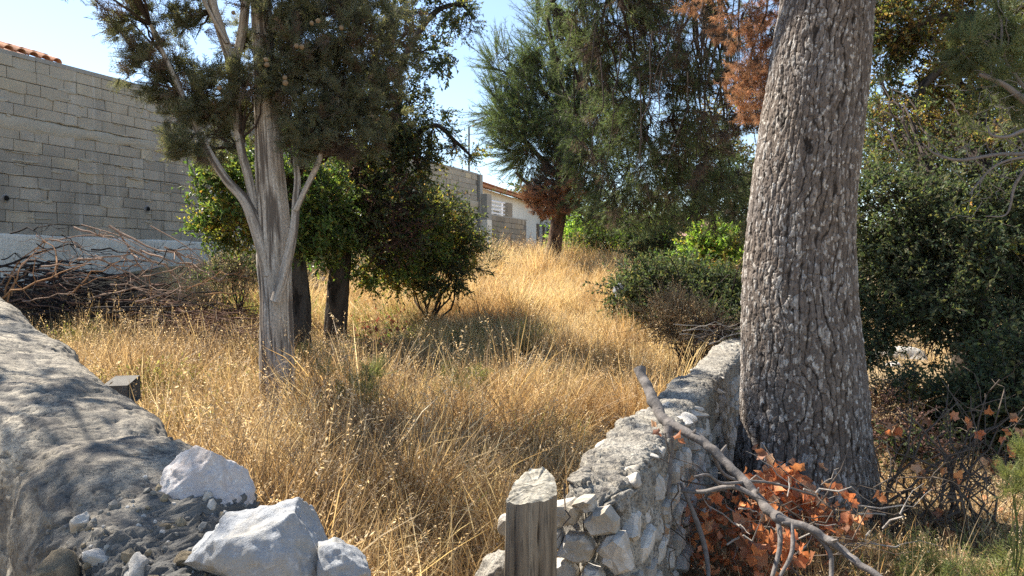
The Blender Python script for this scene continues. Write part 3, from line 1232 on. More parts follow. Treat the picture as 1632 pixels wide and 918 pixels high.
def place_rock(name, mesh, loc, s, rot, parent=None, lab=None, cat=None):
    M4 = Matrix.Translation(loc) @ Euler(rot).to_matrix().to_4x4() @ Matrix.Diagonal((*s, 1))
    o = link(name, mesh, parent, M4)
    if lab: tag(o, lab, cat)
    return o


# stones bedded in the broken end
for (px, py, Y, s, mat, sd) in ((238, 858, 1.77, (0.065, 0.045, 0.028), M_tanstone, 3), (85, 915, 1.62, (0.085, 0.05, 0.04), M_tanstone, 4),
                                (165, 892, 1.69, (0.055, 0.045, 0.03), M_stone, 6), (300, 895, 1.66, (0.04, 0.03, 0.03), M_tanstone, 7),
                                (225, 915, 1.62, (0.05, 0.04, 0.03), M_stone, 17), (130, 835, 1.78, (0.035, 0.03, 0.02), M_stone, 19)):
    place_rock('stone', rock_mesh(sd, 4, 12, 0.05, mat=mat, fine=0.03), P(px, py, Y), s, (0.2, 0.1 * sd, sd * 1.3), lw_root)


def aggregate():
    """pebbles and broken bits bedded in the crumbled mortar at the wall's near end"""
    r = random.Random(4)
    dg = bpy.context.evaluated_depsgraph_get()
    cap = lw_root.children[0]
    from mathutils.bvhtree import BVHTree
    bvh = BVHTree.FromObject(cap, dg)
    var = [rock_mesh(200 + k, 1, 7, 0.05) for k in range(6)]
    co = [[v.co.copy() for v in m.vertices] for m in var]
    fc = [[tuple(q.vertices) for q in m.polygons] for m in var]
    out = {0: MB(), 1: MB(), 2: MB()}
    for k in range(900):
        x = r.uniform(-1.35, -0.35)
        y = r.uniform(1.3, 2.2)
        if (x + 1.28) - 0.55 * (y - 1.9) < 0.16 + r.uniform(0, .2): continue
        hit = bvh.ray_cast(Vector((x, y, 3)), Vector((0, 0, -1)))
        if hit[0] is None or hit[0].z < .5: continue
        q = r.randrange(6)
        sz = r.uniform(.004, .011) if r.random() < .8 else r.uniform(.011, .022)
        M3 = Euler((r.uniform(0, 6), r.uniform(0, 6), r.uniform(0, 6))).to_matrix() @ Matrix.Diagonal((sz, sz * r.uniform(.6, 1), sz * r.uniform(.5, .9)))
        out[r.choice((0, 0, 1, 2))].add([M3 @ c + hit[0] for c in co[q]], fc[q])
    for i, m in enumerate((M_mortar, M_stone, M_tanstone)):
        tag(out[i].obj('pebbles', [m], lw_root), kind='stuff')


aggregate()
# loose pieces
place_rock('rock', rock_mesh(22, 6, 12, 0.05, mat=M_whitestone, cut=(0.6, 0.82), fine=0.03), P(328, 788, 1.98), (0.120, 0.12, 0.135), (0.15, -0.35, 0.5), None,
           'rough white fist-shaped rock sitting upright on the broken end of the left wall', 'rock')
big = place_rock('rock', rock_mesh(31, 6, 9, 0.035, mat=M_bluestone, cut=(0.5, 0.8), fine=0.04), P(436, 880, 1.66), (0.20, 0.17, 0.165), (0.35, 0.42, 0.3), None,
                 'large flat-faced blue-grey rock, biggest of the loose rocks on the left wall', 'rock')
place_rock('rock', rock_mesh(41, 5, 12, 0.06, mat=M_bluestone, fine=0.03), P(540, 905, 1.60), (0.075, 0.07, 0.06), (0.5, 0.2, 2.0), None,
           'small rounded grey rock just right of the large blue-grey rock', 'rock')
for (px, py, Y, s, sd, lab) in ((212, 781, 2.0, (0.032, 0.024, 0.014), 51, 'flat white stone chip lying on the crumbled cement, nearest the rounded cap'),
                                (198, 794, 1.95, (0.022, 0.02, 0.012), 52, 'small grey-white pebble left of the flat white stone chip'),
                                (258, 806, 1.93, (0.018, 0.015, 0.012), 53, 'tiny pale pebble between the stone chip and the upright white rock'),
                                (232, 772, 2.03, (0.02, 0.016, 0.012), 54, 'pale pebble just behind the flat white stone chip')):
    place_rock('stone_chip', rock_mesh(sd, 3, 10, 0.05, mat=M_whitestone), P(px, py, Y), s, (0.1, 0.1, sd), None, lab, 'stone')
_r = random.Random(77)
for k in range(60):        # rubble crumbs bedded in the end
    px, py = _r.uniform(20, 330), _r.uniform(745, 915)
    dep = (py - 426) / FPX
# grey block behind the wall
_m = chipped_block(4, 0.30, 0.16, 0.16).mesh('concrete_block', [rock_mat('old_block', (0.20, 0.19, 0.17), (0.15, 0.14, 0.13), (0.26, 0.25, 0.22), 7, 0.02)])
o = link('concrete_block', _m, None, Matrix.Translation(P(172, 602, 4.9) - Vector((0, 0, 0.10))) @ Matrix.Rotation(-1.35, 4, 'Z') @ Matrix.Rotation(0.08, 4, 'Y'))
tag(o, 'loose grey concrete block poking out behind the left wall', 'block')

# ---- the right wall: rubble wall with a cement top
rw_root = empty('right_stone_wall', (WALL_A[0], WALL_A[1], 0), 'rubble stone wall with a rough pale cement top running beside the big pine', 'wall')
Wz = 0.80
RW = []
for t, z in ((0, .76), (.08, .80), (.2, .79), (.34, .80), (.5, .80), (.7, .80), (1.0, .80), (1.3, .70), (1.6, .5)):
    p = WALL_A + (WALL_B - WALL_A) * t
    RW.append((p[0], p[1], z))


def rw_disp(p, u, v):
    w3 = np.stack([fbm(p * 8, 3, 71 + k) for k in range(3)], 1)
    f1, f2, r = voro3(p * 13 + w3 * 0.8, 13)
    g1, g2, r2 = voro3(p * 42 + w3, 15)
    rough = sm(-0.2, 0.25, fbm(p * 1.7, 2, 73))
    lump = sm(0, 0.12, f2 - f1) * (0.004 + 0.024 * r) * rough + sm(0, 0.3, g2 - g1) * 0.010 * r2
    s = u * 8.2
    k = np.floor(s * 1.15 + 0.3)
    steps = (_h(k.astype(np.int64), k.astype(np.int64) * 0, k.astype(np.int64) * 0, 5) - 0.5) * 0.045 * sm(0.25, 0.32, v) * sm(0.75, 0.68, v)
    scab = sm(0.0, 0.5, rough * (0.5 + 0.5 * r2))
    return fbm(p * 3.2, 4, 75) * 0.026 + lump + steps + fbm(p * 26, 3, 76) * 0.005, {'scab': scab * 0.7}


def rw_mortar_material():
    t = NT('right_wall_cement')
    v = t.coords()
    a = t.noise(2.5, 7, 0.65, v, 0.5)
    b = t.noise(20, 7, 0.72, v)
    c = t.noise(90, 4, 0.7, v)
    col = t.ramp(a, [(0.3, (0.25, 0.22, 0.175)), (0.5, (0.36, 0.33, 0.275)), (0.7, (0.46, 0.43, 0.37))])
    col = t.mix(t.ramp(b, [(0.38, (0.9, 0.9, 0.9)), (0.5, (0, 0, 0))]), col, (0.12, 0.11, 0.10))
    col = t.mix(t.ramp(c, [(0.4, (0.7, 0.7, 0.7)), (0.52, (0, 0, 0))]), col, (0.09, 0.085, 0.08))
    bump = t.math('ADD', b, t.math('MULTIPLY', c, 0.4))
    return t.bsdf(col, 0.97, bump, 0.02, 1.0, 0.15)


M_rwm = rw_mortar_material()
swept_wall('cement_body', RW, 0.132, 0.06, 620, 150, rw_disp, [M_rwm], rw_root, batter=0.03)


def slab_stone(seed):
    """an irregular angular stone with a broken flat face towards -y, about one unit across"""
    r = random.Random(seed)
    n = r.randrange(6, 9)
    A = sorted(2 * PI * (k + r.uniform(-.3, .3)) / n for k in range(n))
    out = []
    for a in A:
        R = r.uniform(.82, 1.12) / max(abs(math.cos(a)), abs(math.sin(a))) ** .55
        out.append((math.cos(a) * R, math.sin(a) * R))
    tx, tz = r.uniform(-.35, .35), r.uniform(-.35, .35)
    m = 2 * n
    outer, edge, inner = [], [], []
    for k in range(n):
        for f in (0, .5):
            p0, p1 = out[k], out[(k + 1) % n]
            x = p0[0] * (1 - f) + p1[0] * f + (r.uniform(-.06, .06) if f else 0)
            z = p0[1] * (1 - f) + p1[1] * f + (r.uniform(-.06, .06) if f else 0)
            outer.append(Vector((x, .9, z)))
            edge.append(Vector((x * .97, -.35 + r.uniform(-.12, .12) + tx * x * .5 + tz * z * .5, z * .97)))
            q = r.uniform(.62, .84)
            inner.append(Vector((x * q, -.85 + r.uniform(-.14, .14) + tx * x + tz * z, z * q)))
    c = Vector((r.uniform(-.2, .2), -.95 + r.uniform(-.15, .15), r.uniform(-.2, .2)))
    vs = outer + edge + inner + [c]
    fs = []
    for k in range(m):
        k2 = (k + 1) % m
        fs += [(k, k2, m + k2, m + k), (m + k, m + k2, 2 * m + k2, 2 * m + k), (2 * m + k, 2 * m + k2, 3 * m)]
    mb = MB()
    mb.add(vs, fs)
    return mb.mesh('stone', [M_stone])


def rw_stones():
    r = random.Random(8)
    slab = [slab_stone(k) for k in range(14)]
    var = [rock_mesh(100 + k, 3, 10, 0.05, mat=M_stone, cut=(0.42, 0.72)) for k in range(8)]
    L = float(np.linalg.norm(WALL_B - WALL_A))
    n = Vector((WDIR[1], -WDIR[0], 0))
    d = Vector((WDIR[0], WDIR[1], 0))
    cnt = 0
    z = 0.04
    while z < 0.72:
        h = r.uniform(0.09, 0.16)
        s = r.uniform(-0.05, 0.08)
        while s < L + 0.3:
            ww = r.uniform(0.10, 0.24)
            if r.random() < 0.86 and z + h < 0.80:
                c = Vector((WALL_A[0], WALL_A[1], 0)) + d * (s + ww / 2) + n * (0.128 + (0.72 - z) * 0.035 + r.uniform(-.004, .026)) + Vector((0, 0, z + h / 2 + r.uniform(-.02, .02)))
                R3 = Matrix(((d.x, -n.x, 0), (d.y, -n.y, 0), (0, 0, 1))).to_4x4()
                M4 = Matrix.Translation(c) @ R3 @ Matrix.Rotation(r.uniform(-.3, .3), 4, 'Y') @ Matrix.Diagonal((ww / 2 * .92, 0.030, h / 2 * .95, 1))
                link('stone', r.choice(slab), rw_root, M4)
                cnt += 1
            s += ww + 0.012
        z += h + 0.008
    # on the near end face
    A = Vector((WALL_A[0], WALL_A[1], 0))
    for (a, z, sx, sz) in ((-0.10, 0.66, 0.075, 0.055), (0.05, 0.645, 0.07, 0.06), (-0.04, 0.54, 0.085, 0.06), (0.10, 0.53, 0.065, 0.075), (-0.13, 0.56, 0.04, 0.05), (-0.11, 0.43, 0.07, 0.055), (0.02, 0.42, 0.06, 0.06), (0.12, 0.39, 0.055, 0.07),
                           (-0.05, 0.31, 0.09, 0.06), (0.08, 0.26, 0.08, 0.07), (-0.1, 0.19, 0.08, 0.06), (0.05, 0.13, 0.09, 0.06), (-0.02, 0.70, 0.05, 0.03)):
        c = A + n * a - d * (0.05 + r.uniform(0, .02)) + Vector((0, 0, z))
        M4 = Matrix.Translation(c - d * .03) @ Matrix(((n.x, d.x, 0), (n.y, d.y, 0), (0, 0, 1))).to_4x4() @ Matrix.Rotation(r.uniform(-.3, .3), 4, 'Y') @ Matrix.Diagonal((sx * .95, 0.04, sz * .95, 1))
        link('stone', r.choice(slab), rw_root, M4)
    # along the top arris and lying in the top
    for k in range(46):
        s = r.uniform(0.02, L + 0.2)
        side = r.choice((-1, 1, 1, 0))
        c = A + d * s + n * (side * 0.10 + r.uniform(-.035, .035)) + Vector((0, 0, 0.775 - abs(side) * 0.02 + r.uniform(-.012, .012)))
        M4 = Matrix.Translation(c) @ Euler((r.uniform(-.3, .3), r.uniform(-.3, .3), r.uniform(0, 6))).to_matrix().to_4x4() @ Matrix.Diagonal((r.uniform(.04, .11), r.uniform(.03, .07), r.uniform(.018, .035), 1))
        link('stone', r.choice(var), rw_root, M4)


rw_stones()
# low broken stub to the left of the post, and the flat slab on the wall top
stub = MB()
place_rock('stone', rock_mesh(61, 6, 10, 0.07, mat=M_rwm, cut=(0.65, 0.85), fine=0.05), P(800, 935, 2.72) - Vector((0, 0, 0.12)), (0.15, 0.17, 0.24), (0.1, 0.1, 0.4), rw_root)
place_rock('stone', rock_mesh(62, 4, 10, 0.05, mat=M_stone), P(812, 835, 2.85), (0.045, 0.04, 0.055), (0.3, 0.4, 0.4), rw_root)
place_rock('stone', rock_mesh(63, 5, 12, 0.05, mat=M_stone, fine=0.02), P(980, 706, 3.5), (0.13, 0.06, 0.02), (0.05, -0.1, 0.6), rw_root)
place_rock('rock', rock_mesh(64, 4, 12, 0.05, mat=M_stone), G(2.25, 8.1, 0.12), (0.16, 0.14, 0.13), (0.3, 0.1, 1.2), None, 'pale rock at the far end of the rubble wall under dead twigs', 'rock')


# ================================================================ WOODEN POST
def wooden_post():
    t = NT('weathered_post_wood')
    v = t.coords(True, (26, 26, 1.6))
    a = t.noise(1.0, 7, 0.65, v, 0.35)
    b = t.noise(4.0, 5, 0.65, v)
    g = t.n('ShaderNodeAttribute', attribute_name='crack').outputs['Fac']
    col = t.ramp(a, [(0.3, (0.10, 0.08, 0.06)), (0.5, (0.23, 0.19, 0.14)), (0.7, (0.34, 0.30, 0.23))])
    col = t.mix(t.ramp(b, [(0.35, (0.8, 0.8, 0.8)), (0.5, (0, 0, 0))]), col, (0.07, 0.06, 0.05))
    col = t.mix(t.ramp(g, [(0.0, (0, 0, 0)), (1.0, (1, 1, 1))]), (0.03, 0.025, 0.02), col)
    M = t.bsdf(col, 0.9, t.math('ADD', a, t.math('MULTIPLY', b, 0.5)), 0.008, 1.0, 0.2)
    t = NT('post_end_grain')
    a = t.noise(18, 6, 0.7, t.coords(True, (1, 3, 1)), 1.0)
    col = t.ramp(a, [(0.35, (0.10, 0.09, 0.07)), (0.5, (0.33, 0.30, 0.24)), (0.7, (0.46, 0.43, 0.36))])
    M2 = t.bsdf(col, 0.95, a, 0.012, 1.0, 0.2)
    base = Vector((0.055, 2.56, -0.1))
    root = empty('wooden_post', base, 'old grey split wooden post with a slanted top at the end of the rubble wall', 'post')
    # outline seen from above: a wide front and an apex to the back right
    corners = [(-0.090, -0.05), (-0.03, -0.075), (0.060, -0.065), (0.092, -0.03), (0.085, 0.05), (0.055, 0.115), (0.0, 0.12), (-0.055, 0.06)]
    nv = 128
    ring = []
    for k in range(nv):
        a = k / nv * len(corners)
        i = int(a); f = a - i
        c0, c1 = corners[i % 8], corners[(i + 1) % 8]
        ring.append((c0[0] * (1 - f) + c1[0] * f, c0[1] * (1 - f) + c1[1] * f))
    ring = np.array(ring)
    nu = 110
    zs = np.linspace(0, 1.0, nu)
    V = np.zeros((nu, nv, 3)); crack = np.zeros((nu, nv))
    ang = np.arange(nv) / nv
    for i, q in enumerate(zs):
        taper = 1.06 - 0.08 * q
        fib = fbm(np.stack([ang * 34, np.full(nv, q * 1.6), ang * 0], 1), 4, 3) * 0.006 + fbm(np.stack([ang * 90, np.full(nv, q * 3), ang * 0], 1), 2, 4) * 0.002
        ck = np.ones(nv)
        for c0, wd in ((0.13, .006), (0.205, .004), (0.30, .007), (0.36, .004), (0.07, .003), (0.93, .005), (.5, .005)):
            cc = c0 + 0.006 * math.sin(q * 9 + c0 * 40)
            k = np.clip(1 - np.abs(ang - cc) / wd, 0, 1) * (0.5 + 0.5 * math.sin(q * 5 + c0 * 50))
            ck = np.minimum(ck, 1 - np.clip(k, 0, 1))
            fib = fib - 0.016 * np.clip(k, 0, 1)
        rr = np.linalg.norm(ring, axis=1)
        sc_ = taper * (1 + fib / rr)
        # the cut top slants up to the back
        top = 0.925 + 0.35 * ring[:, 1] + 0.10 * ring[:, 0] + fbm(np.stack([ang * 40, ang * 0, ang * 0], 1), 2, 9) * 0.006
        V[i, :, 0] = ring[:, 0] * sc_ + 0.012 * q
        V[i, :, 1] = ring[:, 1] * sc_
        V[i, :, 2] = q * top
        crack[i] = ck
    me = np_mesh('shaft', (V.reshape(-1, 3) + np.array(base)), grid_faces(nu, nv, True), [M], True, {'crack': crack.ravel()})
    link('shaft', me, root)
    ringt = V[-1] + np.array(base)
    rings = 22
    vs = []
    c0 = ringt.mean(0)
    for k in range(rings + 1):
        tt = k / rings
        q = ringt * (1 - tt) + c0 * tt
        q[:, 2] += (fbm(q * 30, 3, 5) * 0.007 + fbm(q * np.array([60, 12, 1]), 2, 6) * 0.004) * min(1, k) + 0.004 * math.sin(min(1, tt * 4) * PI / 2)
        vs.append(q)
    me = np_mesh('cut_top', np.concatenate(vs), grid_faces(rings + 1, nv, True), [M2], True)
    link('cut_top', me, root)


wooden_post()
# ================================================================ LEAF CLUMPS
M_cyp = leaf_mat('cypress_scale_leaf', [(0.085, 0.10, 0.060), (0.105, 0.115, 0.070), (0.125, 0.122, 0.088), (0.070, 0.088, 0.052), (0.145, 0.128, 0.105)], 0.45, 0.7, tboost=(1.7, 1.6, 0.9), boost=1.1)
M_pine = leaf_mat('pine_needle', [(0.070, 0.10, 0.048), (0.085, 0.115, 0.052), (0.115, 0.135, 0.06), (0.062, 0.085, 0.048)], 0.42, 0.55)
M_pineg = leaf_mat('grey_pine_needle', [(0.085, 0.12, 0.065), (0.075, 0.105, 0.058), (0.12, 0.135, 0.08), (0.115, 0.11, 0.08)], 0.45, 0.6)
M_pined = leaf_mat('dead_pine_needle', [(0.34, 0.20, 0.125), (0.27, 0.16, 0.10), (0.42, 0.24, 0.14), (0.22, 0.145, 0.10)], 0.45, 0.8, tboost=(1.3, 1.1, 0.8))
M_pineb = leaf_mat('brown_pine_needle', [(0.13, 0.095, 0.07), (0.10, 0.078, 0.062), (0.17, 0.12, 0.085), (0.075, 0.062, 0.052)], 0.3, 0.8, tboost=(1.2, 1.1, 0.9))
M_broad = leaf_mat('broad_leaf', [(0.055, 0.095, 0.030), (0.075, 0.125, 0.035), (0.045, 0.080, 0.030), (0.11, 0.15, 0.040), (0.16, 0.17, 0.045)], 0.45, 0.45, 0.4)
M_broadd = leaf_mat('dark_oak_leaf', [(0.062, 0.085, 0.050), (0.078, 0.10, 0.058), (0.050, 0.072, 0.045), (0.12, 0.135, 0.085), (0.13, 0.12, 0.06)], 0.42, 0.7, 0.15, boost=.7)
M_yellow = leaf_mat('yellowing_leaf', [(0.22, 0.22, 0.05), (0.13, 0.17, 0.04), (0.28, 0.22, 0.05), (0.10, 0.13, 0.035), (0.30, 0.16, 0.05)], 0.5, 0.5)
M_lime = leaf_mat('bright_leaf', [(0.16, 0.25, 0.05), (0.20, 0.30, 0.06), (0.12, 0.20, 0.045), (0.25, 0.30, 0.07)], 0.5, 0.5)
M_reddish = leaf_mat('dead_purple_leaf', [(0.07, 0.035, 0.030), (0.10, 0.05, 0.04), (0.05, 0.028, 0.026), (0.13, 0.07, 0.05)], 0.25, 0.8)
M_rust = leaf_mat('rust_brown_leaf', [(0.22, 0.13, 0.05), (0.16, 0.10, 0.05), (0.28, 0.18, 0.06), (0.12, 0.09, 0.05)], 0.45, 0.7)
M_twig = rock_mat('twig_bark', (0.12, 0.095, 0.075), (0.17, 0.135, 0.105), (0.08, 0.06, 0.05), 20)
M_twigd = rock_mat('dark_twig_bark', (0.055, 0.042, 0.036), (0.08, 0.06, 0.05), (0.035, 0.028, 0.025), 20)
M_twigp = rock_mat('pale_twig_bark', (0.33, 0.29, 0.25), (0.42, 0.38, 0.33), (0.24, 0.20, 0.17), 20)


def rv(r, a=1.0):
    v = Vector((r.gauss(0, 1), r.gauss(0, 1), r.gauss(0, 1)))
    return v.normalized() * a


def needle(mb, p, d, L, w, mi=0, r=random):
    s = d.cross(rv(r)).normalized() * w / 2
    mb.add([p - s, p + s, p + d * L], [(0, 1, 2)], mi)


def proto_pine(seed, size=0.3, n=6, per=44, nl=0.085, nw=0.0048, droop=0.0, mat=None, tw=None):
    r = random.Random(seed)
    mb = MB()
    for k in range(n):
        d = (Vector((0, 0, 1)) + rv(r, 0.75 if k else 0.1)).normalized()
        p0 = Vector((0, 0, 0)) + d * 0.02
        L = size * r.uniform(0.6, 1.05)
        bend = rv(r, 0.25) + Vector((0, 0, -droop))
        pts = [p0 + d * L * t + bend * L * t * t for t in (0, .35, .7, 1)]
        tube(mb, pts, [0.005, 0.004, 0.003, 0.0015], 3, 1, False)
        for i in range(per):
            t = 0.15 + 0.85 * (i / per) ** 0.8
            q = p0 + d * L * t + bend * L * t * t
            nd = (d * r.uniform(0.5, 1.3) + rv(r, 0.9)).normalized()
            needle(mb, q, nd, nl * r.uniform(0.7, 1.15), nw, 0, r)
    return mb.mesh('pine_shoots', [mat, tw])


def proto_cypress(seed, size=0.26, n=7, mat=None, tw=None, wd=0.007):
    """feathery flat sprays of scale leaves"""
    r = random.Random(seed)
    mb = MB()
    for k in range(n):
        d = (Vector((0, 0, 1)) + rv(r, 0.8 if k else 0.1)).normalized()
        side = d.cross(rv(r)).normalized()
        L = size * r.uniform(0.6, 1.0)
        bend = rv(r, 0.22)
        f = lambda t: d * L * t + bend * L * t * t
        tube(mb, [f(0), f(.5), f(1)], [0.0035, 0.0028, 0.002], 3, 0, False)
        m = 9
        for i in range(1, m):
            t = i / m
            for sgn in (-1, 1):
                sd = (side * sgn * 0.8 + d * 0.9 + rv(r, 0.25)).normalized()
                l2 = L * 0.42 * (1 - 0.65 * t) * r.uniform(0.7, 1.15)
                p = f(t)
                nrm = side.cross(d)
                for a in (0.0, 0.38, 0.7):
                    q = p + sd * l2 * a
                    for s2 in (-1, 1):
                        dd = (sd + side * s2 * 0.25 * sgn + d * 0.55 * s2 + nrm * r.uniform(-.3, .3)).normalized()
                        ll = l2 * 0.5 * (1 - a * 0.5)
                        ww = sd.cross(nrm).normalized() * wd / 2
                        mb.add([q - ww, q + ww, q + dd * ll + ww * 0.5], [(0, 1, 2)], 0)
    return mb.mesh('cypress_sprays', [mat, tw])


def leaf(mb, p, d, nrm, L, w, mi=0, fold=0.25):
    s = d.cross(nrm).normalized()
    u = s.cross(d)
    a = p + d * L * 0.45 + s * w / 2 + u * w * fold
    b = p + d * L * 0.45 - s * w / 2 + u * w * fold
    mb.add([p, a, p + d * L, b], [(0, 1, 2), (0, 2, 3)], mi)


def proto_leafy(seed, size=0.33, n=5, per=12, ll=0.065, lw=0.034, mat=None, tw=None, mat2=None, frac2=0.0):
    r = random.Random(seed)
    mb = MB()
    for k in range(n):
        d = (Vector((0, 0, 1)) + rv(r, 0.9 if k else 0.1)).normalized()
        L = size * r.uniform(0.6, 1.05)
        bend = rv(r, 0.3)
        f = lambda t: d * L * t + bend * L * t * t
        tube(mb, [f(0), f(.4), f(.75), f(1)], [0.004, 0.0035, 0.0028, 0.0015], 3, 1, False)
        for i in range(per):
            t = 0.12 + 0.88 * i / (per - 1)
            ld = (d * 0.55 + rv(r, 0.95)).normalized()
            nr = (Vector((0, 0, 1)) + rv(r, 0.8)).normalized()
            if abs(nr.dot(ld)) > 0.95: nr = nr.orthogonal()
            mi = 2 if (mat2 and r.random() < frac2) else 0
            s = r.uniform(0.65, 1.2)
            leaf(mb, f(t), ld, nr, ll * s, lw * s, mi, r.uniform(0, 0.35))
    return mb.mesh('leafy_twigs', [mat, tw] + ([mat2] if mat2 else []))


M_jun = leaf_mat('juniper_leaf', [(0.12, 0.15, 0.075), (0.15, 0.17, 0.09), (0.10, 0.125, 0.07), (0.19, 0.19, 0.11)], 0.5, 0.7, tboost=(1.6, 1.6, 0.9))
proto_col('juniper', [proto_cypress(90 + k, mat=M_jun, tw=M_twig, wd=.006) for k in range(4)])
proto_col('cypress', [proto_cypress(k, mat=M_cyp, tw=M_twig) for k in range(7)] + [proto_cypress(20 + k, 0.3, 5, mat=M_pineb, tw=M_twig) for k in range(1)])
proto_col('pine', [proto_pine(k, 0.40, 6, 46, 0.075, 0.0045, -0.15, M_pine, M_twig) for k in range(5)])
proto_col('pinegrey', [proto_pine(k + 10, 0.34, 7, 44, 0.08, 0.0045, 0.25, M_pineg, M_twigd) for k in range(4)] + [proto_pine(k + 17, 0.3, 5, 36, 0.08, 0.0045, 0.3, M_pineb, M_twigd) for k in range(2)])
proto_col('pinedead', [proto_pine(k + 30, 0.34, 8, 46, 0.10, 0.0045, 0.7, M_pined, M_twigd) for k in range(3)])
proto_col('pinebrown', [proto_pine(k + 40, 0.34, 8, 40, 0.09, 0.0045, 0.7, M_pineb, M_twigd) for k in range(3)])
proto_col('broad', [proto_leafy(k, mat=M_broad, tw=M_twigd, mat2=M_yellow, frac2=0.10) for k in range(5)])
proto_col('olive', [proto_leafy(k + 10, 0.34, 5, 13, 0.058, 0.026, M_broadd, M_twigd, M_yellow, 0.10) for k in range(5)])
proto_col('oak', [proto_leafy(k + 20, 0.32, 5, 12, 0.06, 0.028, M_broadd, M_twigd) for k in range(5)])
proto_col('yellow', [proto_leafy(k + 30, 0.3, 5, 12, 0.05, 0.03, M_yellow, M_twig) for k in range(4)])
proto_col('lime', [proto_leafy(k + 40, 0.34, 5, 13, 0.07, 0.04, M_lime, M_twig) for k in range(4)])
proto_col('purple', [proto_leafy(k + 50, 0.26, 5, 12, 0.035, 0.02, M_reddish, M_twigd) for k in range(4)])
proto_col('rust', [proto_leafy(k + 60, 0.3, 5, 10, 0.045, 0.026, M_rust, M_twigd, M_yellow, 0.3) for k in range(4)])


# ================================================================ TRUNKS
def bark_trunk(name, pts, rad, nu, nv, style, mat, parent, lobes=None, cell=(0.034, 0.075)):
    pts = spline(pts, nu)
    rad = interp(rad, nu)
    T, N = frames(pts)
    s = np.concatenate([[0], np.cumsum([(pts[i + 1] - pts[i]).length for i in range(nu - 1)])])
    th = np.arange(nv) / nv
    C = np.array([tuple(p) for p in pts])
    Nn = np.array([tuple(n) for n in N])
    Bn = np.array([tuple(t.cross(n)) for t, n in zip(T, N)])
    TH, SS = np.meshgrid(th, s)
    R = np.repeat(rad[:, None], nv, 1)
    rm = float(np.mean(rad))
    crack = np.ones(R.size); cellv = np.zeros(R.size)
    q3 = np.stack([np.cos(TH * 2 * PI).ravel() * rm, np.sin(TH * 2 * PI).ravel() * rm, SS.ravel()], 1)
    disp = np.zeros(R.size)
    if lobes is not None: disp += lobes(TH.ravel(), SS.ravel())
    if style == 'pine':
        nc = max(8, int(2 * PI * rm / cell[0]))
        w1 = fbm(q3 * np.array([10, 10, 4]), 4, 3) * 1.2
        w2 = fbm(q3 * np.array([11, 11, 7]), 4, 4) * 1.3
        u = TH.ravel() * nc + w1 * 1.1 - 0
        v = SS.ravel() / cell[1] + w2 * 0.9
        f1, f2, r = voro2(np.mod(u, nc), v, 1, nc)
        e = f2 - f1
        # long furrows between the plates
        nf = max(5, int(nc * .5))
        uf = TH.ravel() * nf + fbm(q3 * np.array([9, 9, 3.2]), 4, 8) * 2.0
        fur = np.abs((uf % 1.0) - 0.5) * 2
        fur = sm(0.97, 0.62, fur)
        cr = sm(0.0, 0.13, e)
        crack = np.clip((0.25 + 0.75 * cr) * (0.1 + 0.9 * fur), 0, 1)
        disp += cr * (0.005 + 0.005 * r) + fur * 0.006 + fbm(q3 * np.array([3, 3, 1.2]), 3, 14) * 0.014 + sm(0.0, 0.35, np.abs(fbm(q3 * np.array([5, 5, 0.9]), 3, 15))) * 0.008 + fbm(q3 * np.array([50, 50, 25]), 3, 9) * 0.005
        g1, g2, r2 = voro2(np.mod(TH.ravel() * nc * 2 + w1, nc * 2), SS.ravel() / cell[1] * 2.4 + w2, 2, nc * 2)
        disp += sm(0, .15, g2 - g1) * 0.004 * r2
        cellv = np.where(r2 > 0.84, r2, r * 0.8)
    elif style == 'cypress':
        tw = TH.ravel() + SS.ravel() * 0.03
        a = fbm(np.stack([np.cos(tw * 2 * PI) * rm * 28, np.sin(tw * 2 * PI) * rm * 28, SS.ravel() * 1.5], 1), 4, 5)
        b = fbm(np.stack([np.cos(tw * 2 * PI) * rm * 80, np.sin(tw * 2 * PI) * rm * 80, SS.ravel() * 4], 1), 3, 6)
        disp += a * 0.017 + b * 0.007
        crack = np.clip(0.55 + a * 1.5 + b * 0.8, 0, 1)
        cellv = np.clip(0.5 + b * 0.9, 0, 1)
    else:
        a = fbm(np.stack([q3[:, 0] * 22, q3[:, 1] * 22, q3[:, 2] * 5], 1), 4, 5)
        disp += a * 0.02
        crack = np.clip(0.6 + a * 1.5, 0, 1)
        cellv = np.clip(0.5 + a * 0.5, 0, 1)
    R = R + disp.reshape(R.shape) * np.minimum(1, R / 0.08)
    V = C[:, None, :] + (Nn[:, None, :] * np.cos(TH * 2 * PI)[..., None] + Bn[:, None, :] * np.sin(TH * 2 * PI)[..., None]) * R[..., None]
    me = np_mesh(name, V.reshape(-1, 3), grid_faces(nu, nv, True), [mat], True, {'crack': crack, 'cell': cellv})
    return link(name, me, parent)


M_pinebark = bark_mat('pine_bark', (0.036, 0.029, 0.024), (0.145, 0.122, 0.106), (0.275, 0.243, 0.218), attr=True, pale=(0.54, 0.515, 0.48), bdist=0.008)
M_cypbark = bark_mat('cypress_bark', (0.14, 0.115, 0.095), (0.40, 0.355, 0.305), (0.53, 0.485, 0.43), attr=True, pale=(0.62, 0.58, 0.52), bdist=0.004)
M_darkbark = bark_mat('dark_bark', (0.02, 0.016, 0.013), (0.06, 0.048, 0.04), (0.10, 0.085, 0.07), attr=True, pale=(0.13, 0.11, 0.095))
M_brownbark = bark_mat('brown_pine_bark', (0.05, 0.032, 0.024), (0.13, 0.088, 0.066), (0.19, 0.13, 0.10), attr=True, pale=(0.22, 0.16, 0.13))


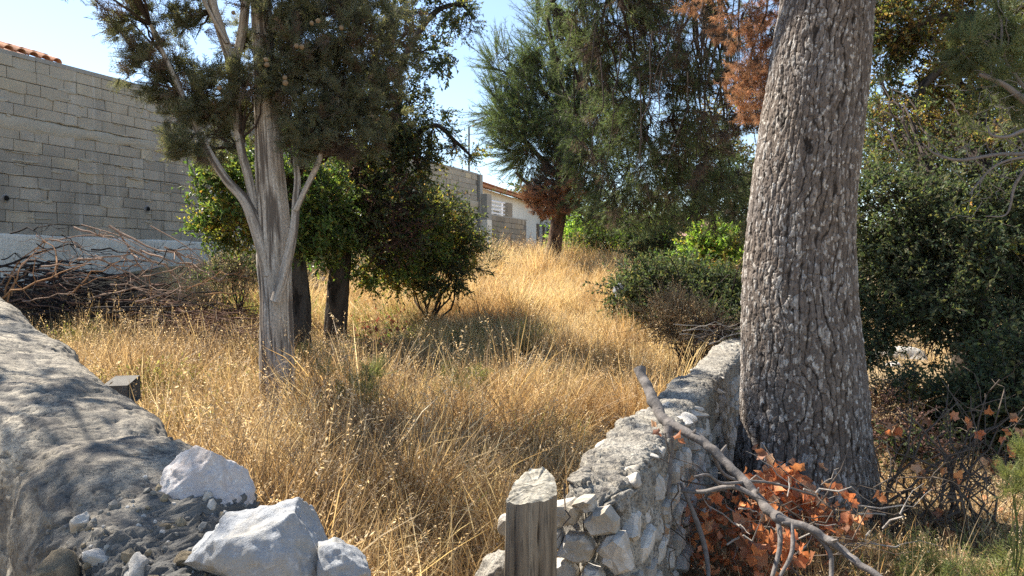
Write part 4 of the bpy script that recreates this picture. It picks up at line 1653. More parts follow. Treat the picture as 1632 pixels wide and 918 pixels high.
class Foliage:
    """collects clump positions of one tree and the twigs that carry them"""

    def __init__(s):
        s.pos, s.rot, s.scl = {}, {}, {}
        s.tw = MB()

    def clump(s, key, p, d, sc):
        s.pos.setdefault(key, []).append(tuple(p))
        s.rot.setdefault(key, []).append(dir_euler(d))
        s.scl.setdefault(key, []).append(sc)

    def blob(s, base, c, rx, ry, rz, n, key, sc=(0.8, 1.2), out=0.6, droop=0.0, up=0.0, boughs=5, twr=0.02, gap=0.0, shell=0.25, seg=5, key2=None, f2=0.0):
        """boughs from base fan out through the ellipsoid; twigs leave them and end in clumps"""
        base, c = Vector(base), Vector(c)
        ends = []
        for b in range(boughs):
            q = rv(random)
            e = c + Vector((q.x * rx, q.y * ry, q.z * rz)) * random.uniform(0.45, 0.9)
            pts = wander(base, e, 7, 0.045, -0.05)
            tube(s.tw, pts, [twr * (1 - 0.8 * i / 6) for i in range(7)], seg, 0, False)
            ends += pts[2:]
        for k in range(n):
            q = rv(random)
            rr = shell + (1 - shell) * random.random() ** 0.5
            if random.random() < 0.14: rr = random.uniform(1.0, 1.32)
            p = c + Vector((q.x * rx, q.y * ry, q.z * rz)) * rr
            if gap and float(vnoise(np.array([tuple(p)]) * 2.6 / max(rx, 0.4), 31)[0]) > 0.85 - 2 * gap: continue
            d = (p - c).normalized() * out + rv(random, 0.6) + Vector((0, 0, up - droop))
            kk = key2 if key2 and random.random() < f2 else key
            s.clump(kk, p, d, random.uniform(*sc))
            if k % 2 == 0:
                e = min(random.sample(ends, min(6, len(ends))), key=lambda a: (a - p).length)
                pts = wander(e, p, 5, 0.05, 0.04)
                tube(s.tw, pts, [max(0.0025, twr * 0.22 * (1 - 0.7 * i / 4)) for i in range(5)], 3, 0, False)

    def done(s, parent, twmat, name='foliage'):
        for key in s.pos:
            o = scatter(name if key != 'pinedead' else 'dead_foliage', key, s.pos[key], s.rot[key], s.scl[key], parent)
            tag(o, kind='stuff')
        if s.tw.v:
            tag(s.tw.obj('twigs', [twmat], parent), kind='stuff')


def R_(px, Y):
    return px * Y / FPX


def blobpx(f, base, px, py, Y, rpx, rpy, n, key, ry=None, **kw):
    n = int(n * .44)
    kw['gap'] = kw.get('gap', 0) + .08
    f.blob(base, P(px, py, Y), R_(rpx, Y), ry if ry else R_((rpx + rpy) / 2, Y), R_(rpy, Y), n, key, **kw)


# ---------------------------------------------------------------- the big pine
def big_pine():
    Y = 4.9
    base = Vector((P(1285, 780, Y).x, Y, -0.1))
    root = empty('pine_tree', base, 'massive pine in the right foreground with thick scaly grey bark and dead hanging branches', 'tree')
    prof = [(820, 1282, 116), (770, 1282, 110), (700, 1281, 101), (620, 1279, 96), (540, 1275, 90), (450, 1273, 84.5), (350, 1276, 80), (250, 1287, 78), (150, 1300, 75), (60, 1311, 71), (0, 1317, 68), (-250, 1344, 60), (-600, 1375, 48)]
    pts = [P(x, y, Y) for y, x, r in prof]
    rad = [R_(r, Y) * 0.955 for y, x, r in prof]
    pts[0].z = -0.15
    # parameterise by point index
    def lobes(th, s):
        k = np.clip(1 - s / 1.5, 0, 1)
        return k ** 1.8 * (0.05 * np.maximum(0, np.cos((th - 0.52) * 2 * PI)) ** 2 + 0.028 * np.cos(th * 2 * PI * 5 + 0.8))
    bark_trunk('trunk', pts, rad, 900, 440, 'pine', M_pinebark, root, lobes, (0.024, 0.072))
    # limbs, all above the frame, and the boughs that hang from them
    f = Foliage()
    L1 = [P(1330, -140, Y), Vector((1.5, 6.0, 4.6)), Vector((0.9, 7.6, 5.0)), Vector((0.5, 9.3, 4.9))]
    L2 = [P(1335, -190, Y), Vector((2.0, 6.6, 4.9)), Vector((2.1, 8.2, 5.1)), Vector((1.6, 10, 5.0))]
    L3 = [P(1350, -300, Y), Vector((3.4, 5.8, 4.9)), Vector((4.6, 6.9, 4.8)), Vector((5.6, 8.0, 4.4))]
    L4 = [P(1365, -420, Y), Vector((1.2, 5.2, 5.9)), Vector((-0.2, 6.2, 6.3)), Vector((-1.2, 7.4, 6.2))]
    for L in (L1, L2, L3, L4):
        p = spline(L, 26)
        mb = MB()
        o = bark_trunk('limb', L, [0.13, 0.09, 0.06, 0.03], 90, 26, 'dark', M_darkbark, root)
    # hanging twiggy mass between trunk and field: (base of bough) -> blob
    rnd = random.Random(3)
    kw = dict(droop=0.75, out=0.35, twr=0.022, boughs=6)
    b1 = Vector((0.9, 7.6, 5.0)); b2 = Vector((2.1, 8.2, 5.1)); b0 = Vector((0.5, 9.3, 4.9))
    blobpx(f, b1, 1000, -20, 8.4, 120, 90, 300, 'pinegrey', gap=0.12, key2='pine', f2=.3, **kw)
    blobpx(f, b1, 1100, 40, 8.2, 130, 110, 330, 'pinegrey', gap=0.2, key2='pinebrown', f2=0.15, **kw)
    blobpx(f, b1, 960, 60, 8.8, 70, 60, 90, 'pinegrey', gap=0.15, **kw)
    blobpx(f, b1, 1040, 160, 8.8, 110, 100, 300, 'pinegrey', gap=0.15, key2='pine', f2=0.25, **kw)
    blobpx(f, b0, 1000, 240, 9.6, 85, 80, 180, 'pinegrey', gap=0.05, key2='pine', f2=.3, **kw)
    blobpx(f, b2, 1130, 190, 8.6, 100, 110, 230, 'pinebrown', gap=0.3, key2='pinegrey', f2=0.5, **kw)
    blobpx(f, b2, 1100, 275, 9.2, 80, 60, 160, 'pinegrey', gap=0.1, key2='pine', f2=0.3, **kw)
    blobpx(f, b0, 1010, 325, 10.0, 72, 36, 110, 'pinegrey', gap=0.0, **kw)
    blobpx(f, b2, 1175, 330, 9.4, 55, 50, 80, 'pinegrey', gap=0.2, **kw)
    # pale sunlit tips
    blobpx(f, b0, 935, 190, 9.8, 45, 60, 90, 'pine', gap=0.2, **kw)
    blobpx(f, b1, 970, 20, 8.6, 60, 60, 70, 'pinegrey', gap=0.2, **kw)
    # dead rust-coloured branches that hang by the trunk
    for (x0, y0, x1, y1, n, sc) in ((1190, -60, 1178, 120, 40, 0.5), (1225, -60, 1200, 175, 60, 0.55), (1130, -80, 1120, 60, 26, 0.5), (1215, 60, 1208, 165, 50, 0.55), (1185, 20, 1175, 110, 26, 0.5), (1240, -80, 1245, 40, 26, 0.5)):
        a, b = P(x0, y0, 6.3), P(x1, y1, 6.0)
        pts_ = wander(a, b, 8, 0.03)
        tube(f.tw, pts_, [0.012, .011, .01, .009, .008, .006, .004, .002], 4, 0, False)
        for k in range(n):
            t = rnd.random() ** 0.6
            q = a.lerp(b, t) + rv(rnd, 0.08 + 0.07 * t)
            if rnd.random() < .45: continue
            f.clump('pinedead', q, Vector((0, 0, -1)) + rv(rnd, 0.45), sc * rnd.uniform(0.7, 1.2))
    # long bare drooping twigs
    for k in range(34):
        x0 = rnd.uniform(930, 1240); y0 = rnd.uniform(-60, 120)
        x1 = x0 + rnd.uniform(-50, 30); y1 = y0 + rnd.uniform(80, 260)
        Yq = rnd.uniform(6.8, 9.0)
        tube(f.tw, wander(P(x0, y0, Yq), P(x1, y1, Yq + rnd.uniform(-.3, .5)), 8, 0.035), [0.009, .008, .007, .006, .005, .004, .003, .002], 3, 0, False)
    # right-hand boughs over the top of the frame
    b3 = Vector((4.6, 6.9, 4.8))
    blobpx(f, b3, 1480, -110, 8.0, 150, 60, 90, 'pinegrey', gap=0.25, key2='pinebrown', f2=0.4, **kw)
    f.done(root, M_twigd)


big_pine()


# ---------------------------------------------------------------- the cypress
def cypress():
    Y = 7.1
    base = Vector((P(443, 690, Y).x, Y, float(gz(-2.24, Y)) - 0.1))
    root = empty('cypress_tree', base, 'pale grey fibrous-barked cypress forking into several stems at the left of the field', 'tree')
    pr = [(705, 446, 29), (640, 443, 27), (560, 441, 26.5), (480, 440, 25), (420, 437, 26), (370, 436, 25), (320, 434, 24), (240, 429, 21), (140, 424, 18), (40, 418, 16), (-80, 412, 13), (-260, 405, 11), (-420, 400, 5)]
    bark_trunk('trunk', [P(x, y, Y) for y, x, r in pr], [R_(r, Y) for y, x, r in pr], 420, 130, 'cypress', M_cypbark, root)
    stems = [
        ([(428, 440, 16), (413, 375, 17), (392, 322, 14), (362, 288, 11), (338, 252, 10), (316, 210, 9), (290, 150, 7), (262, 90, 6), (240, 40, 5)], 7.0),
        ([(408, 350, 13), (398, 290, 11), (384, 235, 11), (374, 160, 12), (368, 100, 13), (352, 50, 12), (335, -10, 11), (320, -120, 8)], 7.05),
        ([(440, 480, 15), (456, 425, 13), (468, 370, 11), (472, 320, 10), (474, 285, 8), (470, 250, 5)], 6.88),
        ([(470, 335, 8), (488, 300, 7.5), (506, 262, 7), (520, 220, 5), (540, 160, 4)], 6.85),
        ([(368, 120, 11), (385, 60, 12), (392, 0, 11), (398, -90, 8)], 7.1),
        ([(362, 70, 6), (335, 20, 5), (310, -30, 4)], 7.0),
        ([(440, 60, 7), (520, 0, 7), (600, -60, 5)], 7.3),
        ([(424, 120, 6), (470, 60, 6), (520, 20, 5)], 7.2),
    ]
    for st, Ys in stems:
        bark_trunk('stem', [P(x, y, Ys) for x, y, r in st], [R_(r, Ys) * .62 for x, y, r in st], 160, 40, 'cypress', M_cypbark, root)
    f = Foliage()
    kw = dict(out=0.5, up=0.25, twr=0.014, boughs=5, sc=(0.5, 0.95))
    tr = lambda x, y, Yq=7.1: P(x, y, Yq)
    B = [  # base px, centre px, depth, rx, ry, n, gap
        ((420, 40), (510, 50, 7.2), 90, 75, 330, .10), ((430, 150), (570, 80, 7.2), 90, 75, 300, .12), ((440, 220), (515, 150, 7.1), 70, 62, 280, .06),
        ((440, 240), (585, 160, 7.2), 62, 52, 180, .12), ((474, 285), (500, 200, 6.9), 45, 36, 130, .06), ((506, 262), (560, 215, 7.0), 52, 28, 110, .12),
        ((420, 150), (455, 120, 6.9), 32, 40, 70, .1), ((374, 160), (340, 160, 7.0), 42, 52, 130, .12), ((384, 235), (325, 215, 7.1), 40, 42, 100, .15),
        ((316, 210), (290, 160, 7.1), 46, 46, 120, .2), ((290, 150), (255, 95, 7.1), 46, 46, 120, .25), ((262, 90), (220, 40, 7.1), 46, 34, 100, .3),
        ((335, 20), (295, 40, 7.2), 50, 46, 120, .3), ((335, -10), (300, -60, 7.2), 110, 50, 180, .25), ((392, 0), (430, -60, 7.3), 100, 50, 200, .12),
        ((424, 40), (455, 20, 7.4), 40, 46, 90, .2), ((520, 0), (610, -20, 7.3), 80, 50, 160, .2), ((240, 40), (182, 10, 7.0), 32, 18, 40, .3),
        ((290, 150), (248, 165, 7.1), 26, 18, 34, .3), ((474, 285), (475, 235, 6.8), 34, 18, 50, .1), ((380, 60), (400, 90, 7.4), 36, 50, 70, .25),
        ((384, 235), (385, 175, 7.35), 40, 50, 90, .2), ((384, 235), (395, 130, 6.8), 34, 34, 60, .25), ((430, 60), (425, 40, 6.8), 30, 40, 50, .25), ((316, 210), (300, 240, 7.0), 30, 24, 44, .2), ((290, 150), (225, 120, 7.0), 30, 26, 50, .25), ((424, 120), (430, 150, 7.5), 46, 46, 90, .2), ((424, 120), (475, 90, 6.85), 30, 30, 60, .2),
    ]
    for (bp, c, rx, ry, n, gap) in B:
        f.blob(tr(*bp), P(*c), R_(rx, c[2]), R_((rx + ry) / 2, c[2]) * 0.9, R_(ry, c[2]), int(n * .62), 'cypress', gap=gap + .14, **kw)
    # dangling grey dead sprays under the crown
    for k in range(40):
        x, y = random.uniform(500, 570), random.uniform(210, 245)
        f.clump('pinebrown', P(x, y, 6.85), Vector((0, 0, -1)) + rv(random, 0.5), random.uniform(0.35, 0.6))
    # crown above the frame (shades the ground)
    f.blob(P(410, -80, 7.1), P(420, -230, 7.1), 0.6, 0.6, 0.9, 150, 'cypress', **kw)
    f.blob(P(240, 40, 7.0), P(110, -100, 6.2), 0.6, 0.6, 0.35, 120, 'cypress', **kw)
    f.blob(P(320, -120, 7.05), P(230, -170, 5.9), 0.65, 0.6, 0.4, 130, 'cypress', **kw)
    f.done(root, M_twigd)
    # round woody cones
    M_cone = rock_mat('cypress_cone', (0.27, 0.19, 0.11), (0.34, 0.26, 0.17), (0.15, 0.11, 0.07), 40)
    cone = rock_mesh(5, 2, 16, 0.02, mat=M_cone, cut=(0.82, 0.92))
    for (x, y) in ((497, 37), (507, 33), (544, 44), (473, 73), (481, 75), (454, 124), (455, 132), (424, 95), (425, 103), (372, 20), (350, 140)):
        p = P(x, y, 6.35 if x > 400 else 6.6)
        s = random.uniform(0.020, 0.026)
        link('cone', cone, root, Matrix.Translation(p) @ Euler((random.random() * 6, random.random() * 6, 0)).to_matrix().to_4x4() @ Matrix.Diagonal((s, s, s * 1.1, 1)))
        # a short stalk ties each cone to a twig
    return root


cypress()


def simple_tree(name, label, base_px, trunk, Yt, limbs, blobs, style='dark', mat=None, twmat=None, kw=None, cat='tree', group=None, nu=200, nv=60):
    """trunk: [(px, py, r_px)], limbs: [([(px,py,r_px)...], Y)], blobs: [(base px,py | centre px,py,Y, rx, ry, n, key, dict)]"""
    b = P(trunk[0][0], trunk[0][1], Yt)
    b.z = float(gz(b.x, b.y)) - 0.1
    root = empty(name, b, label, cat, group)
    pts = [P(x, y, Yt) for x, y, r in trunk]
    pts[0].z = b.z
    bark_trunk('trunk', pts, [R_(r, Yt) for x, y, r in trunk], nu, nv, style, mat or M_darkbark, root)
    for st, Ys in limbs:
        bark_trunk('limb', [P(x, y, Ys + k * 0.02) for k, (x, y, r) in enumerate(st)], [R_(r, Ys) for x, y, r in st], 70, 18, 'dark', mat or M_darkbark, root)
    f = Foliage()
    for (bp, c, rx, ry, n, key, ex) in blobs:
        k = dict(kw or {})
        k.update(ex)
        d = k.pop('d', None)
        k['gap'] = k.get('gap', 0) + (.17 if name == 'oak_tree' else .12)
        f.blob(P(bp[0], bp[1], Yt), P(*c), R_(rx, c[2]), d or R_((rx + ry) / 2, c[2]), R_(ry, c[2]), int(n * (.42 if key == 'pine' else .95 if key in ('rust', 'yellow') else .55)), key, **k)
    f.done(root, twmat or M_twigd)
    return root


# ---------------------------------------------------------------- the two dark broadleaf trees behind the cypress
simple_tree('broadleaf_tree', 'dark-barked leafy tree directly behind the cypress trunk, thinner of the two dark trunks', None,
            [(482, 535, 16), (479, 480, 15), (474, 430, 14), (468, 380, 12), (462, 320, 10), (455, 270, 7)], 9.9,
            [([(466, 350, 8), (420, 330, 6), (375, 320, 4)], 9.9), ([(462, 320, 7), (480, 290, 5), (500, 270, 3)], 9.9)],
            [((420, 330), (355, 300, 10), 42, 32, 90, 'broad', dict(gap=.1)), ((420, 330), (370, 350, 9.9), 44, 34, 120, 'yellow', dict(key2='broad', f2=.6)),
             ((462, 330), (400, 290, 10), 60, 50, 140, 'broad', {}), ((462, 330), (500, 330, 9.9), 50, 50, 120, 'broad', {}),
             ((462, 270), (470, 250, 10), 60, 40, 110, 'broad', {}), ((462, 330), (495, 375, 9.8), 40, 28, 80, 'broad', {})],
            kw=dict(out=.5, twr=.014))
simple_tree('broadleaf_tree', 'leaning black-trunked leafy tree between the cypress and the round bush', None,
            [(533, 528, 19), (538, 470, 17), (544, 410, 15.5), (549, 360, 14), (556, 310, 11), (566, 260, 9), (590, 190, 7), (615, 120, 5)], 10.8,
            [([(552, 330, 9), (590, 320, 7), (630, 330, 5), (660, 350, 3)], 10.8), ([(556, 300, 8), (530, 280, 6), (510, 290, 4)], 10.8), ([(566, 260, 6), (620, 230, 4), (650, 200, 3)], 10.9),
             ([(600, 150, 5), (645, 90, 4.5), (672, 45, 5), (700, 15, 4), (735, 8, 3), (755, 30, 2)], 10.6), ([(590, 180, 5), (600, 80, 4), (630, 0, 3)], 10.9),
             ([(630, 240, 4), (690, 200, 3.5), (725, 225, 3), (752, 250, 2)], 11.0)],
            [((552, 340), (530, 340, 10.6), 55, 45, 170, 'broad', {}), ((552, 330), (520, 385, 10.4), 50, 32, 110, 'broad', dict(sc=(.9, 1.3))),
             ((560, 330), (610, 320, 10.8), 65, 60, 170, 'olive', dict(key2='purple', f2=.35)), ((600, 330), (620, 375, 10.6), 60, 40, 150, 'purple', dict(key2='olive', f2=.3)),
             ((570, 260), (620, 260, 11), 70, 50, 190, 'olive', dict(key2='yellow', f2=.15)), ((590, 200), (600, 200, 11), 70, 60, 180, 'olive', {}),
             ((600, 150), (650, 170, 11), 65, 50, 150, 'olive', dict(gap=.15)), ((600, 150), (640, 100, 11), 70, 55, 170, 'olive', dict(gap=.25)),
             ((600, 100), (600, 40, 11), 60, 50, 130, 'olive', dict(gap=.25)), ((650, 80), (690, 80, 10.7), 28, 28, 40, 'olive', dict(gap=.2)),
             ((700, 15), (715, 14, 10.6), 45, 22, 70, 'olive', dict(gap=.1, sc=(.6, 1.0))), ((740, 20), (745, 40, 10.6), 18, 18, 16, 'olive', dict(sc=(.5, .8))), ((660, 50), (650, 20, 10.8), 45, 30, 60, 'olive', dict(gap=.25)),
             ((690, 200), (690, 215, 11), 34, 30, 60, 'olive', dict(gap=.2, sc=(.6, 1))), ((725, 225), (730, 250, 11), 30, 22, 38, 'olive', dict(gap=.2, sc=(.6, .9), key2='yellow', f2=.3)),
             ((640, 240), (650, 240, 11), 40, 40, 70, 'olive', dict(key2='yellow', f2=.35, gap=.1)), ((620, 0), (620, -60, 11), 90, 50, 150, 'olive', dict(gap=.2)),
             ((560, 340), (650, 380, 11.2), 60, 40, 170, 'broad', dict(key2='yellow', f2=.15)), ((560, 350), (605, 430, 11.0), 46, 26, 90, 'broad', dict(key2='yellow', f2=.2)), ((560, 350), (700, 350, 11.4), 46, 34, 120, 'olive', dict(key2='yellow', f2=.15)),
             ((552, 400), (560, 300, 10.9), 50, 40, 90, 'purple', dict(key2='broad', f2=.4))],
            kw=dict(out=.5, twr=.016))


def bush(name, label, loc_px, Y, blobs, kw=None, stems=9, cat='bush', group=None, h=0.7, spread=0.5):
    b = P(loc_px[0], loc_px[1], Y)
    b.z = float(gz(b.x, b.y)) - 0.05
    root = empty(name, b, label, cat, group)
    mb = MB()
    for k in range(stems):
        e = b + Vector((random.uniform(-spread, spread), random.uniform(-spread, spread) * .7, h * random.uniform(.7, 1.4)))
        tube(mb, wander(b + Vector((random.uniform(-.1, .1), random.uniform(-.1, .1), 0)), e, 7, .06), [.022, .02, .018, .015, .012, .009, .006], 5, 0, False)
    tag(mb.obj('stems', [M_twigd], root), kind='stuff')
    f = Foliage()
    for (c, rx, ry, n, key, ex) in blobs:
        k = dict(out=.5, twr=.010, boughs=4)
        k.update(kw or {})
        k.update(ex)
        f.blob(b + Vector((0, 0, h * .5)), P(*c), R_(rx, c[2]), R_((rx + ry) / 2, c[2]), R_(ry, c[2]), int(n * .75), key, **k)
    f.done(root, M_twigd)
    return root


bush('round_bush', 'round olive-green bush with yellowing leaves in front of the block wall', (690, 470), 12.2,
     [((700, 385, 12.2), 52, 45, 190, 'olive', dict(key2='yellow', f2=.28)), ((665, 350, 12.5), 60, 42, 130, 'olive', dict(key2='yellow', f2=.15)), ((735, 380, 12.3), 30, 34, 70, 'olive', dict(key2='yellow', f2=.3)),
      ((650, 400, 12.0), 50, 30, 90, 'olive', dict(key2='yellow', f2=.15)), ((690, 435, 12.0), 56, 30, 130, 'olive', dict(key2='yellow', f2=.2)), ((640, 440, 11.8), 30, 20, 36, 'yellow', dict(key2='olive', f2=.5))], h=.9, spread=.8)

# ---------------------------------------------------------------- the leaning pine in the middle
simple_tree('pine_tree', 'leaning pine with a clump of dead orange needles, before the white house', None,
            [(879, 420, 13), (882, 400, 12), (890, 350, 11), (897, 300, 10), (898, 230, 8.5), (892, 150, 7), (882, 90, 5), (874, 40, 3), (872, 15, 1.5)], 19.0,
            [([(897, 290, 5), (860, 250, 4), (815, 200, 3), (785, 160, 2)], 19.0), ([(897, 250, 5), (930, 220, 4), (965, 200, 3)], 18.8), ([(894, 180, 5), (850, 130, 3), (810, 100, 2)], 19.0),
             ([(896, 310, 5), (930, 340, 4), (970, 350, 3)], 18.8), ([(893, 160, 4), (925, 120, 3), (950, 90, 2)], 19), ([(897, 330, 4), (850, 300, 3), (822, 275, 2)], 19)],
            [((897, 260), (850, 210, 19), 52, 48, 330, 'pine', dict(gap=.1)), ((894, 200), (870, 165, 19), 55, 50, 330, 'pine', dict(gap=.1)), ((893, 160), (885, 100, 19), 38, 45, 170, 'pine', dict(gap=.2)),
             ((880, 60), (868, 55, 19), 24, 36, 70, 'pine', dict(up=.9, gap=.2)), ((850, 130), (815, 120, 19), 28, 26, 70, 'pine', dict(gap=.2, up=.5)), ((820, 120), (795, 110, 19), 20, 24, 36, 'pine', dict(gap=.2, up=.8)),
             ((815, 200), (805, 175, 19), 24, 22, 70, 'pine', dict(gap=.15)), ((897, 250), (930, 200, 18.8), 50, 55, 260, 'pine', dict(gap=.22)), ((925, 120), (930, 130, 18.8), 45, 40, 160, 'pine', dict(gap=.15)),
             ((897, 280), (862, 245, 19), 44, 28, 160, 'pine', dict(gap=.1)), ((930, 220), (955, 265, 18.6), 40, 36, 110, 'pine', dict(gap=.22)), ((940, 340), (960, 325, 18.6), 46, 26, 100, 'pine', dict(gap=.15)),
             ((897, 300), (880, 285, 18.4), 30, 26, 60, 'pinebrown', dict(droop=1.2, sc=(1, 1.5))),
             ((897, 310), (872, 315, 18.3), 34, 28, 150, 'pinedead', dict(droop=2.4, sc=(.7, 1.2))), ((897, 310), (898, 290, 18.3), 28, 42, 120, 'pinedead', dict(droop=2.4, sc=(.7, 1.2), key2='pinebrown', f2=.4))],
            mat=M_brownbark, kw=dict(out=1.2, up=.45, twr=.03, sc=(1.2, 2.3)))

# ---------------------------------------------------------------- greenery at the far end of the field
bush('bright_bush', 'bright sunlit lime-green bush just right of the leaning pine', (930, 420), 23,
     [((925, 385, 23), 38, 30, 130, 'lime', dict(sc=(1.2, 1.8))), ((905, 400, 23), 20, 20, 50, 'lime', dict(sc=(1.2, 1.7))), ((950, 405, 22), 25, 22, 70, 'lime', dict(sc=(1.2, 1.7), key2='broad', f2=.4))])
simple_tree('broadleaf_tree', 'small dark-leaved tree at the far end of the field beyond the lime-green bush', None,
            [(960, 435, 6), (965, 400, 5), (975, 370, 4), (985, 340, 3)], 21,
            [([(968, 390, 3), (940, 365, 2.5), (925, 345, 2)], 21), ([(972, 375, 3), (1000, 360, 2), (1020, 355, 2)], 21)],
            [((970, 380), (950, 395, 20.5), 30, 28, 90, 'olive', {}), ((975, 370), (990, 400, 20.5), 36, 34, 130, 'broad', {}), ((980, 350), (985, 365, 20.8), 60, 26, 150, 'broad', {}),
             ((980, 360), (1030, 385, 20.6), 36, 30, 150, 'lime', dict(key2='broad', f2=.3)), ((970, 390), (960, 395, 22), 50, 24, 150, 'lime', {}), ((970, 390), (980, 425, 20), 34, 18, 80, 'broad', dict(key2='yellow', f2=.3))],
            kw=dict(out=.5, twr=.02, sc=(1.2, 1.8)), nu=60, nv=20)
simple_tree('broadleaf_tree', 'dark tree behind the bramble thicket, left of the big pine trunk', None,
            [(1105, 440, 9), (1110, 390, 8), (1105, 340, 7), (1120, 290, 5), (1130, 240, 4)], 16.5,
            [([(1108, 370, 5), (1075, 340, 4), (1050, 320, 3)], 16.5), ([(1106, 340, 5), (1150, 310, 4), (1185, 300, 3)], 16.5)],
            [((1106, 340), (1150, 320, 16.5), 50, 45, 170, 'oak', dict(gap=.15)), ((1106, 340), (1090, 315, 16.6), 50, 36, 110, 'oak', dict(gap=.2)), ((1110, 360), (1085, 372, 16.5), 36, 18, 50, 'oak', dict(key2='lime', f2=.3)),
             ((1110, 300), (1130, 260, 16.6), 70, 50, 180, 'oak', dict(gap=.2)), ((1110, 380), (1165, 385, 16.2), 38, 36, 110, 'oak', {}), ((1110, 260), (1180, 200, 16.8), 60, 60, 120, 'rust', dict(gap=.3)),
             ((1110, 380), (1040, 395, 16.2), 26, 20, 60, 'oak', {})],
            kw=dict(out=.5, twr=.02, sc=(1.1, 1.6)), nu=60, nv=24)
bush('yellow_bush', 'yellow-green sunlit bush under the faded pink roof', (1140, 450), 15,
     [((1130, 402, 15), 34, 24, 130, 'yellow', dict(sc=(1, 1.5), key2='lime', f2=.3)), ((1155, 392, 15), 26, 18, 90, 'yellow', dict(sc=(1, 1.5), key2='lime', f2=.5)), ((1110, 415, 15), 20, 16, 40, 'lime', dict(sc=(1, 1.4), key2='yellow', f2=.5))])
# the bramble thicket: one dark dense mound behind the end of the right wall
bush('bramble_thicket', 'dense dark blue-green bramble thicket behind the end of the rubble wall', (1100, 520), 11.0,
     [((1060, 465, 11.2), 60, 42, 230, 'oak', {}), ((1120, 466, 11.3), 60, 40, 250, 'oak', {}), ((1165, 482, 11.0), 44, 46, 220, 'oak', {}), ((1010, 480, 11.8), 36, 28, 100, 'oak', {}),
      ((1120, 500, 10.7), 60, 30, 190, 'oak', {}), ((1165, 520, 10.2), 40, 22, 90, 'oak', {}), ((1080, 438, 12), 46, 18, 90, 'oak', dict(key2='broad', f2=.3)), ((1150, 432, 11.6), 30, 12, 26, 'rust', {})],
     kw=dict(sc=(.5, 1.3), gap=.08, boughs=6), h=1.0, spread=1.0, stems=16, cat='thicket')

# ---------------------------------------------------------------- right: evergreen oak and what stands round it
simple_tree('oak_tree', 'evergreen oak with short dark trunk and low spreading crown right of the big pine', None,
            [(1543, 625, 29), (1546, 570, 25), (1550, 520, 22), (1556, 470, 20), (1566, 420, 17), (1572, 350, 13), (1570, 270, 9)], 8.8,
            [([(1548, 510, 15), (1515, 465, 13), (1485, 425, 11), (1455, 370, 8)], 8.8), ([(1558, 460, 12), (1600, 420, 9), (1640, 380, 6)], 8.8), ([(1570, 380, 8), (1530, 320, 6), (1490, 290, 4)], 8.9)],
            [((1500, 440), (1420, 330, 8.7), 70, 55, 330, 'oak', dict(gap=.05)), ((1500, 440), (1400, 420, 8.6), 55, 60, 280, 'oak', dict(gap=.05)), ((1510, 450), (1470, 390, 8.4), 70, 55, 330, 'oak', dict(gap=.08)),
             ((1560, 400), (1530, 330, 8.6), 80, 55, 340, 'oak', dict(gap=.08)), ((1570, 400), (1600, 340, 8.6), 70, 60, 300, 'oak', dict(gap=.1, key2='yellow', f2=.08)), ((1560, 440), (1610, 440, 8.3), 60, 60, 300, 'oak', dict(gap=.05)),
             ((1520, 460), (1430, 490, 8.3), 66, 42, 260, 'oak', dict(gap=.1)), ((1540, 470), (1510, 470, 8.0), 55, 50, 240, 'oak', dict(gap=.1)), ((1550, 500), (1610, 540, 8.0), 60, 70, 320, 'oak', dict(gap=.05)),
             ((1500, 440), (1395, 540, 8.2), 30, 34, 70, 'oak', dict(gap=.1)), ((1540, 560), (1600, 640, 7.6), 62, 42, 230, 'oak', {}), ((1500, 480), (1490, 560, 8.0), 34, 26, 44, 'oak', dict(gap=.2)),
             ((1570, 300), (1560, 260, 9.2), 100, 50, 260, 'oak', dict(gap=.2, key2='rust', f2=.2)), ((1570, 270), (1610, 190, 9.6), 60, 60, 200, 'olive', dict(gap=.2)), ((1570, 270), (1510, 190, 9.8), 60, 45, 130, 'olive', dict(gap=.25, key2='rust', f2=.3)), ((1500, 300), (1420, 210, 10), 50, 30, 90, 'olive', dict(gap=.2, key2='rust', f2=.3)), ((1500, 300), (1400, 150, 10.4), 24, 50, 60, 'olive', dict(gap=.3, key2='pinegrey', f2=.5)), ((1500, 300), (1420, 270, 9.2), 60, 35, 110, 'oak', dict(gap=.25)), ((1560, 460), (1560, 400, 8.1), 40, 40, 90, 'oak', dict(key2='yellow', f2=.15))],
            kw=dict(out=.5, twr=.024, sc=(.45, 1.2), boughs=8, shell=.1))
